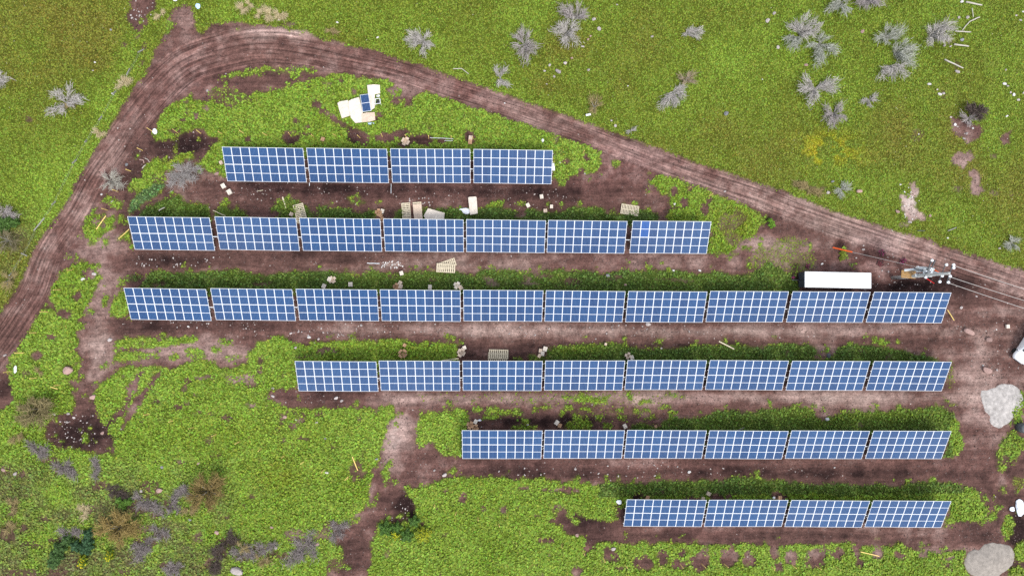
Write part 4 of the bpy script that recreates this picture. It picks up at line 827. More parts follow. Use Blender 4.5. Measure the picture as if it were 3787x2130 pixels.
crumple('plastic_bag', T('32', 2230, 1312, .2), (.20, .12), M_PLASTIC, 'white film scrap right of the box heap above the fifth row', 'plastic film', 13)
crumple('plastic_bag', T('34', 580, 665, .2), (.24, .26), M_DARKST, 'dark grey bag in the weeds above the seventh table', 'bag', 14)
crumple('plastic_bag', T('34', 600, 668, .35), (.07, .10), M_RED, 'small red object on the dark grey bag', 'bag', 15)
crumple('plastic_bag', T('13', 290, 1405, .2), (.14, .2), M_PLASTIC, 'small white scrap inside the road, right of the weeds', 'bag', 16)
crumple('plastic_bag', T('34', 570, 1300, .2), (.26, .2), M_STEEL, 'grey sack in the weeds above the fifth row', 'bag', 17)

# white tube frame by the cardboard
fr = [T('m', 722, 412, .8), T('m', 806, 400, .8), T('m', 794, 322, .8), T('m', 724, 330, .8)]
fc_ = sum(fr, Vector())/4
e = tag(empty('tube_stand', (fc_.x, fc_.y, 0)), 'white square tube frame standing beside the cardboard and lone panel', 'frame')
L4 = [f-Vector((fc_.x, fc_.y, 0)) for f in fr]
mb = MB()
for k in range(4): mb.bar(L4[k], L4[(k+1) % 4], .06)
mb.build('top_rail', M_WHITE, e)
for q in L4: MB().bar(q, (q.x, q.y, .02), .05).build('leg', M_WHITE, e)
MB().box((0, 0, .35), (.36, .4, .3), bev=.04).build('battery_box', M_DARK, e)

# ------------------------------------------------------------------ trailer
zr = 2.2
TC = [at(2920+x*.24725, 970+y*.24725, zr) for x, y in ((225, 138), (1218, 158), (1226, 393), (232, 372))]
tc = sum(TC, Vector())/4; ex = (TC[1]-TC[0]+TC[2]-TC[3])/2; ey = (TC[0]-TC[3]+TC[1]-TC[2])/2
tl_, tw_ = ex.length, ey.length
e = tag(empty('box_trailer', (tc.x, tc.y, 0), math.atan2(ex.y, ex.x)), 'long white roofed box trailer parked behind the ninth table of the longest row', 'trailer')
MB().box((0, 0, 1.36), (tl_-.06, tw_-.06, 1.55)).build('body', M_DARK, e)
MB().box((0, 0, zr-.03), (tl_, tw_, .10), bev=.03).build('roof', M_WHITE, e)
MB().box((0, 0, .5), (tl_-.3, .8, .14)).build('chassis', M_DARKST, e)
for sx in (-.5, .5):
    for sy in (-1, 1):
        w = MB().tube([(sx-.0+tl_*.12, sy*(tw_/2-.30), .36), (sx+tl_*.12, sy*(tw_/2-.10), .36)], .36, 20).build('wheel', M_RUBBER, e)
        MB().tube([(sx+tl_*.12, sy*(tw_/2-.12), .36), (sx+tl_*.12, sy*(tw_/2-.085), .36)], .17, 14).build('rim', M_LGREY, w)
for sy in (-1, 1): MB().box((-tl_/2+.0, sy*tw_/4, 1.34), (.05, tw_/2-.08, 1.4)).build('rear_door', M_DARK, e)
MB().tube([(-tl_/2-.01, 0, .5), (-tl_/2-.75, 0, .45)], .05, 8).build('tow_bar', M_DARKST, e)

# ------------------------------------------------------------------ white vehicle at the right edge
fw = Vector((-.58, -.81, 0)).normalized(); rt = Vector((fw.y, -fw.x, 0))
corner = at(3744, 1318, .7); cc = corner-fw*2.32-rt*.93
e = tag(empty('white_van', (cc.x, cc.y, 0), math.atan2(fw.y, fw.x)), 'white van cut off by the right picture edge, nose on bare dirt', 'van')
def hull(sections, name, mat, parent):
    """x, half width, z low, z high, corner -> skinned ring"""
    bm = bmesh.new(); rings = []
    for x, hw, zl, zh, c in sections:
        pr = [(hw-c, zl), (hw, zl+c), (hw, zh-c*1.2), (hw-c*1.4, zh), (-hw+c*1.4, zh), (-hw, zh-c*1.2), (-hw, zl+c), (-hw+c, zl)]
        rings.append([bm.verts.new((x, a, b_)) for a, b_ in pr])
    for a, b_ in zip(rings, rings[1:]):
        for k in range(8): bm.faces.new((a[k], a[(k+1) % 8], b_[(k+1) % 8], b_[k]))
    bm.faces.new(rings[0][::-1]); bm.faces.new(rings[-1])
    bmesh.ops.recalc_face_normals(bm, faces=bm.faces[:])
    me = bpy.data.meshes.new(name); bm.to_mesh(me); bm.free(); me.materials.append(mat); me.polygons.foreach_set('use_smooth', [True]*len(me.polygons))
    o = link(bpy.data.objects.new(name, me), parent); s = o.modifiers.new('s', 'SUBSURF'); s.levels = s.render_levels = 2; return o
hull([(-2.3, .84, .35, 1.5, .12), (-2.2, .92, .28, 1.85, .14), (-1.0, .95, .26, 1.95, .16), (.3, .95, .26, 1.93, .16), (.75, .95, .26, 1.75, .2), (1.35, .95, .26, 1.12, .2), (1.95, .92, .26, .98, .2), (2.25, .80, .28, .86, .2), (2.36, .62, .34, .72, .14)], 'body', M_WHITE, e)
hull([(.70, .74, 1.15, 1.80, .1), (1.0, .76, 1.1, 1.52, .1), (1.36, .74, 1.06, 1.16, .04)], 'windshield', M_GLASS, e)
for s in (-1, 1):
    mm = MB().box((1.46, s*1.10, 1.12), (.16, .24, .18), bev=.05).build('mirror', M_DARK, e); MB().box((1.46, s*1.10, 1.215), (.11, .18, .02)).build('mirror_cap', M_LENS, mm)
    MB().box((2.22, s*.64, .70), (.20, .32, .16), bev=.05).build('headlight', M_LENS, e)
    for x in (-1.4, 1.45): MB().tube([(x, s*.74, .33), (x, s*.955, .33)], .33, 20).build('wheel', M_RUBBER, e)
MB().box((2.36, 0, .48), (.06, .9, .16), bev=.02).build('grille', M_DARK, e)

# ------------------------------------------------------------------ utility pole with its platform
HP = 10.2
tip = T('p', 706, 246, HP); PX, PY = tip.x, tip.y
e = tag(empty('utility_pole', (PX, PY, 0)), 'tall concrete utility pole with crossarms and grey transformer by the road', 'utility pole')
def pl(x, y, z): p = T('p', x, y, z); return Vector((p.x-PX, p.y-PY, z))
MB().tube([(0, 0, -.3), (0, 0, 3.5), (0, 0, HP)], [.23, .20, .15], 14).build('pole', M_CONC, e, True)
q0 = pl(545, 205, 5.7)
MB().tube([(q0.x, q0.y, -.3), (q0.x, q0.y, 5.7)], [.24, .19], 14).build('pole', M_CONC, e, True)
def arm(a, b, z, w, ins, dbl=0.0):
    A, B = pl(*a, z), pl(*b, z); d = (B-A).normalized(); nrm = Vector((-d.y, d.x, 0))
    mb = MB()
    if dbl: mb.bar(A+nrm*dbl, B+nrm*dbl, w); mb.bar(A-nrm*dbl, B-nrm*dbl, w); [mb.bar(A+(B-A)*f+nrm*dbl, A+(B-A)*f-nrm*dbl, w*.6) for f in (.12, .4, .7, .95)]
    else: mb.bar(A, B, w)
    o = mb.build('crossarm', M_DARKST, e)
    for p in ins:
        c = pl(*p, z)
        i = MB().tube([c+Vector((0, 0, -.02)), c+Vector((0, 0, .10)), c+Vector((0, 0, .12)), c+Vector((0, 0, .26)), c+Vector((0, 0, .28))], [.05, .05, .15, .15, .05], 14).build('insulator', M_CERAM, o)
arm((552, 108), (470, 292), 6.4, .10, [(523, 118), (459, 287)], .17)
arm((667, 162), (600, 332), 8.6, .07, [(667, 162), (624, 273), (600, 331)])
arm((737, 163), (684, 338), 9.9, .08, [(737, 163), (703, 277), (685, 337), (738, 192)])
MB().bar(pl(540, 235, 8.2), pl(706, 250, 9.6), .10).build('brace', M_LGREY, e)
# platform and transformer
a, b_ = pl(360, 262, 4.2), pl(560, 250, 6.2)
def block(pts, z, h, nm, mat, bev=.05):
    P = [pl(x, y, z) for x, y in pts]; c = sum(P, Vector())/4; ex_ = (P[1]-P[0]+P[2]-P[3])/2; ey_ = (P[3]-P[0]+P[2]-P[1])/2
    return MB().box((c.x, c.y, z-h/2), (ex_.length, ey_.length, h), rz=math.atan2(ex_.y, ex_.x), bev=bev).build(nm, mat, e)
block([(500, 182), (552, 196), (540, 282), (490, 276)], 6.2, .9, 'transformer', M_LGREY)
block([(410, 178), (495, 182), (480, 232), (405, 226)], 5.6, .7, 'transformer', M_LGREY)
block([(255, 208), (415, 184), (418, 214), (262, 224)], 4.4, .12, 'platform_beam', M_LGREY, .02)
block([(365, 250), (520, 242), (522, 272), (366, 276)], 5.0, .12, 'platform_beam', M_LGREY, .02)
block([(452, 190), (476, 192), (470, 280), (446, 276)], 6.0, .14, 'platform_beam', M_LGREY, .02)
MB().tube([pl(352, 186, 5.0), pl(362, 202, 5.2), pl(392, 214, 5.5), pl(440, 216, 5.9), pl(480, 226, 6.1)], .05, 8).build('cable', M_DARK, e, True)
for p, z in (((398, 180), 5.8), ((480, 225), 6.5), ((520, 215), 6.5), ((505, 250), 6.5), ((530, 198), 6.5)):
    c = pl(*p, z); MB().tube([c+Vector((0, 0, -.3)), c], [.10, .08], 12).build('bushing', M_CERAM, e)
def wire(name, pts, rad, label, cat, mat, group=None):
    o = MB().tube(pts, rad, 6).build(name, mat); return tag(o, label, cat, group)
def span(a, b, sag, n=14): return [a.lerp(b, k/n)-Vector((0, 0, sag*4*(k/n)*(1-k/n))) for k in range(n+1)]
def wline(p0, z0, p1, z1):
    A = T('p', *p0, z0); B = T('p', *p1, z1); d = B-A; return span(A, A+d*3.2, .8, 24)
WG = 'power lines leaving the pole to the right'
wire('power_line', wline((742, 166), 10.15, (1456, 385), 9.9), .022, 'uppermost thin power line running right from the pole over the road', 'power line', M_WIRE, WG)
wire('power_line', wline((708, 280), 10.15, (1456, 502), 9.9), .022, 'middle thin power line running right from the pole', 'power line', M_WIRE, WG)
wire('power_line', wline((690, 339), 10.15, (1456, 580), 9.9), .022, 'lowest thin power line running right from the pole', 'power line', M_WIRE, WG)
ga = D(2094, 622.5, .05); gb_ = T('p', 470, 205, 6.4); gm = None
gd = (gb_-ga)
e2 = tag(empty('guy_wire', ga), 'guy wire with an orange guard tube anchored in the dirt left of the pole', 'guy wire')
MB().tube([(0, 0, 0), gd], .016, 6).build('strand', M_WIRE, e2)
t_end = D(2144, 635.5, .6)-ga; f_ = (t_end.length)/gd.length
MB().tube([gd*.004, gd*f_], .085, 10).build('guard', M_ORANGE, e2)
for p0, p1, nm in (((545, 204), (602, 236), 'upper'), ((474, 296), (554, 346), 'lower')):
    B = T('p', *p1, .1); A = T('p', *p0, 2.2 if nm == 'lower' else 2.0)
    e3 = tag(empty('guy_wire', B), '%s short red guard tube of a guy wire beside the pole' % nm, 'guy wire', None)
    tp = Vector((PX, PY, 6.3))-B
    MB().tube([(0, 0, 0), A-B], .05, 8).build('guard', M_RED if nm == 'lower' else M_ORANGE, e3); MB().tube([A-B, tp], .014, 6).build('strand', M_WIRE, e3)

# drum and barrel like thing at the right edge
P = T('34', 2520, 1385, .5); e = tag(empty('plastic_drum', (P.x, P.y, gz(P.x, P.y)), .3), 'dark grey drum at the right edge below the white gravel', 'drum')
MB().tube([(0, 0, 0), (0, 0, .05), (0, 0, .35), (0, 0, .4), (0, 0, .75), (0, 0, .8), (0, 0, 1.05), (0, 0, 1.1)], [.5, .56, .56, .60, .60, .56, .56, .5], 20).build('shell', M_DARKST, e, True)
MB().tube([(.25, 0, 1.09), (.25, 0, 1.14)], .07, 10).build('cap', M_DARK, e)

# ------------------------------------------------------------------ upright survey stakes
def stake(name, P, h, label, group, mat=None, lean=(0, 0), w=.09):
    o = empty(name, (P.x, P.y, gz(P.x, P.y)))
    mb = MB(); mb.bar((0, 0, -.15), (lean[0], lean[1], h), w, w*.7); mb.build('shaft', mat or M_STAKE, o)
    return tag(o, label, 'stake', group)
STAKES = [
 ('thin upright wooden stake in the line along the weeds above the topmost row', 'stakes above the topmost row', [('11', 1528, 1320), ('11', 1782, 1335), ('11', 2010, 1338), ('11', 2225, 1343), ('11', 2445, 1340), ('12', 105, 1360), ('12', 340, 1362), ('12', 568, 1370), ('12', 797, 1368), ('12', 1036, 1383), ('12', 1258, 1372), ('12', 1500, 1386), ('12', 1720, 1389), ('12', 1946, 1393), ('12', 2168, 1396)]),
 ('upright wooden stake in the dirt beside the inner left edge of the road', 'stakes beside the left road edge', [('21', 1434, 63), ('21', 1310, 266), ('21', 1182, 471), ('21', 1080, 659), ('21', 727, 1256)]),
 ('yellow stake standing in the bright weeds of the left island', 'stakes in the left island of weeds', [('31', 612, 2), ('31', 487, 225), ('31', 372, 430), ('31', 247, 634), ('31', 118, 818), ('31', 377, 885), ('31', 607, 957)]),
 ('yellow stake standing in the wide field of weeds at lower left', 'stakes in the lower left field', [('31', 1512, 1245), ('31', 1742, 1310), ('31', 1947, 1380), ('41', 2172, 24), ('41', 2402, 99), ('42', 26, 94), ('42', 154, 136), ('42', 268, 170), ('42', 384, 213), ('42', 521, 250), ('42', 646, 285)]),
 ('yellow stake standing in the weeds below the fifth row', 'stakes in the lower middle field', [('42', 1005, 412), ('42', 1131, 450), ('42', 1251, 484), ('42', 1368, 522), ('43', 34, 560), ('43', 155, 598), ('43', 270, 635)]),
 ('wooden stake beside a dug hole along the bottom picture edge', 'stakes by the holes at the bottom', [('43', 387, 672), ('43', 508, 712), ('43', 628, 752), ('43', 702, 750), ('43', 818, 750), ('43', 940, 748), ('43', 1063, 748), ('43', 1190, 748), ('44', 0, 758), ('44', 118, 752), ('44', 252, 758), ('44', 365, 762)]),
 ('wooden stake in the wedge of weeds right of the second row', 'stakes in the right wedge', [('23', 1742, 452), ('23', 1952, 520), ('23', 690, 92)])]
r = random.Random(5)
for lab, grp, pts in STAKES:
    for p in pts: stake('wooden_stake', T(*p, 0.0), r.uniform(1.15, 1.5), lab, grp, lean=(r.uniform(-.1, .1), r.uniform(-.1, .1)))
def plank(name, a, b, w, h, mat, label, cat, lift=.12, group=None):
    A, B = T(*a, .1), T(*b, .1); A.z = gz(A.x, A.y)+lift; B.z = gz(B.x, B.y)+lift
    c = (A+B)/2; mb = MB()
    rr = random.Random(len(label)); pts = [A.lerp(B, k/4)-c+Vector((rr.uniform(-.015, .015), rr.uniform(-.015, .015), 0)) for k in range(5)]
    for k in range(4): mb.bar(pts[k], pts[k+1], w, h)
    o = mb.build(name, mat); o.location = c; return tag(o, label, cat, group)
def pole(name, pts, rad, mat, label, cat, lift=.12, group=None):
    P = [T(*p, .1) for p in pts]; c = sum(P, Vector())/len(P); c.z = 0
    L = []
    for p in P: L.append(Vector((p.x-c.x, p.y-c.y, gz(p.x, p.y)+lift)))
    D2 = []
    rr = random.Random(int(pts[0][1]))
    for k in range(len(L)-1):
        for q in range(4): D2.append(L[k].lerp(L[k+1], q/4)+Vector((rr.uniform(-.02, .02), rr.uniform(-.02, .02), 0)))
    D2.append(L[-1])
    o = MB().tube(D2, [rad*(1.1-.4*k/len(D2)) for k in range(len(D2))], 8).build(name, mat, None, True); o.location = c; return tag(o, label, cat, group)
plank('wooden_plank', ('21', 1062, 713), ('21', 967, 850), .10, .04, M_STAKE, 'yellow plank lying on a ring of weeds left of the second row', 'plank')
plank('wooden_plank', ('21', 1300, 850), ('21', 1195, 946), .10, .04, M_STAKE, 'yellow plank touching the left edge of the second row', 'plank', .25)
plank('wooden_plank', ('21', 2140, 662), ('21', 2268, 718), .08, .04, M_PINE, 'thin plank in the weeds at the first gap of the second row', 'plank', .35)
plank('wooden_plank', ('22', 258, 525), ('22', 297, 640), .14, .04, M_PINE, 'pale plank on dirt left of the slatted pallet', 'plank')
plank('wooden_plank', ('33', 2050, 520), ('33', 2198, 596), .13, .05, M_PINE, 'pale plank across the weed edge below the longest row', 'plank', .3)
plank('wooden_plank', ('32', 1855, 711), ('32', 2020, 690), .10, .04, M_PINE, 'long pale plank behind the second table of the fourth row', 'plank', .3)
plank('wooden_plank', ('34', 1760, 206), ('34', 1828, 310), .10, .05, M_STAKE, 'yellow plank leaning at the right end of the longest row', 'plank', .3)
plank('wooden_plank', ('42', 541, 140), ('42', 571, 220), .10, .05, M_STAKE, 'yellow plank on a bare patch in the lower left field', 'plank', .2)
plank('wooden_plank', ('42', 520, 252), ('42', 499, 275), .07, .04, M_STAKE, 'short yellow plank below the longer one in the lower left field', 'plank', .2)
plank('wooden_plank', ('44', 505, 678), ('44', 610, 702), .08, .04, M_STAKE, 'thin bent stick lying among weeds at the bottom right', 'plank', .25)
plank('wooden_plank', ('31', 590, 995), ('31', 522, 974), .08, .04, M_STAKE, 'yellow stake lying fallen in the left island of weeds', 'plank', .3)
plank('wooden_plank', ('22', 10, 466), ('22', 65, 458), .06, .03, M_PINE, 'thin lath on the dirt below the topmost row', 'plank', .12)
plank('wooden_plank', ('33', 2235, 1410), ('33', 2300, 1378), .06, .03, M_GREYW, 'thin grey stick in weeds behind the fourth table of the fifth row', 'plank', .35)
plank('metal_rail', ('22', 1345, 392), ('22', 1345, 490), .08, .06, M_STEEL, 'grey rail lying on dirt under the second gap of the topmost row', 'rail')
plank('metal_rail', ('22', 526, 384), ('22', 526, 412), .06, .05, M_FRAME, 'short rail end under the first gap of the topmost row', 'rail')
plank('metal_rail', ('22', 1105, 1188), ('22', 1228, 1190), .07, .05, M_FRAME, 'thin pale rail beside the white stones below the second row', 'rail')
plank('metal_rail', ('12', 1732, 1386), ('12', 1968, 1396), .06, .05, M_LGREY, 'long pale rail behind the third table of the topmost row', 'rail', .3)
plank('metal_rail', ('12', 1880, 1416), ('12', 1962, 1416), .06, .05, M_LGREY, 'short pale rail beside the long one behind the topmost row', 'rail', .3)
pole('driftwood', [('21', 1605, 666), ('21', 1630, 648), ('21', 1662, 633)], .07, M_LOG, 'bleached crooked branch in the weeds above the second row', 'branch', .35)
pole('root', [('21', 1400, 152), ('21', 1440, 158), ('21', 1442, 186)], .08, M_STONEP, 'pale forked root on dark dirt by the road', 'root'); pole('root', [('21', 1450, 136), ('21', 1478, 150), ('21', 1500, 178)], .04, M_LOG, 'thin curved root on dark dirt right of the forked one', 'root')
pole('root', [('21', 1425, 240), ('21', 1440, 216), ('21', 1462, 204)], .05, M_LOG, 'thin pale root at the weed edge near the road stakes', 'root')
LG = 'bleached poles lying on the upper right meadow'
pole('fallen_pole', [('14', 1950, 28), ('14', 2108, 60)], .10, M_LOG, 'bleached pole lying nearest the top right picture edge', 'pole', .2, LG)
pole('fallen_pole', [('14', 2082, 180), ('14', 1985, 222), ('14', 1912, 312)], .07, M_LOG, 'bent bleached branch lying above the straight poles', 'pole', .2, LG)
pole('fallen_pole', [('14', 1842, 320), ('14', 1998, 328)], .08, M_LOG, 'level bleached pole ending at the bent branch', 'pole', .2, LG)
pole('fallen_pole', [('14', 1830, 452), ('14', 1976, 471)], .10, M_LOG, 'bleached pole below the level one, right of the largest shrub', 'pole', .2, LG)
pole('fallen_pole', [('14', 1735, 602), ('14', 1918, 690)], .09, M_LOG, 'slanting bleached pole lowest of the fallen poles', 'pole', .2, LG)
pole('fallen_pole', [('14', 2010, 90), ('14', 2022, 180)], .05, M_LOG, 'thin short stick between the top fallen poles', 'pole', .2, LG)
pole('fallen_pole', [('14', 2515, 945), ('14', 2538, 915)], .06, M_LOG, 'short stick at the right picture edge near white stones', 'pole', .2, LG)
pole('fallen_branch', [('12', 1965, 696), ('12', 2050, 692), ('12', 2122, 748)], .05, M_LOG, 'thin grey branch on grass just above the road', 'branch', .2)
pole('fallen_branch', [('24', 1765, 865), ('24', 1850, 832)], .06, M_GREYW, 'grey branch in meadow weeds right of the white rubble', 'branch', .25); pole('fallen_branch', [('24', 1460, 866), ('24', 1535, 864)], .05, M_DARKST, 'dark branch in meadow weeds below the white rubble', 'branch', .25)
tag(MB().tube([T('13', 722, 1156, .3), T('13', 770, 1146, .3)], .13, 12).build('plastic_pipe', M_WHITE), 'short white pipe in the grass beside the road', 'pipe')

# old wire fence along the left side of the road
FP = [('11', 1440, 497, 1382, 526), ('11', 1300, 690, 1268, 752), ('11', 1155, 915, 1128, 946), ('11', 1022, 1168, 990, 1204), ('11', 870, 1400, 850, 1425), ('21', 770, 155, 724, 186), ('21', 560, 570, 520, 600), ('21', 445, 735, 338, 862), ('21', 275, 1115, 213, 1088), ('21', 118, 1290, 92, 1310)]
f0 = T('21', 770, 155, 0); fe = tag(empty('wire_fence', (f0.x, f0.y, 0)), 'old leaning wire fence with grey posts along the left road side', 'fence')
tops = []
for k, (tl, x0, y0, x1, y1) in enumerate(FP):
    A = T(tl, x0, y0, 0); B = T(tl, x1, y1, .7 if k != 7 else .35)
    A.z = gz(A.x, A.y)
    MB().tube([A-f0, B-f0], .07, 7).build('fence_post', M_GREYW, fe); tops.append(A.lerp(B, .8)-f0)
for dz in (0, -.25): MB().tube([t_+Vector((0, 0, dz)) for t_ in tops], .004, 4).build('fence_wire', M_STEEL, fe)

# ------------------------------------------------------------------ stones
def rock_mesh(seed):
    r = random.Random(seed); bm = bmesh.new(); bmesh.ops.create_icosphere(bm, subdivisions=2, radius=1)
    nn = [(Vector((r.gauss(0, 1), r.gauss(0, 1), r.gauss(0, 1))).normalized(), r.uniform(.55, .9)) for _ in range(9)]
    for v in bm.verts:
        for n_, d_ in nn:
            q = v.co.dot(n_)
            if q > d_: v.co -= n_*(q-d_)
        v.co *= 1+r.uniform(-.05, .05); v.co.z *= .7
    me = bpy.data.meshes.new('stone'); bm.to_mesh(me); bm.free(); return me
RM = {}
def rock(P, s, mat, label, group=None, seed=0, asp=1.3, rz=0.0):
    key = (seed % 7, mat.name)
    if key not in RM: RM[key] = rock_mesh(seed % 7); RM[key].materials.append(mat)
    o = link(bpy.data.objects.new('stone', RM[key])); o.location = (P.x, P.y, gz(P.x, P.y)+s*.25); o.scale = (s*asp*.5, s*.5, s*.42); o.rotation_euler = (0, 0, rz)
    return tag(o, label, 'stone', group)
MS = {'w': M_STONEW, 'p': M_STONEP, 's': M_STONE, 'g': M_STONEG}
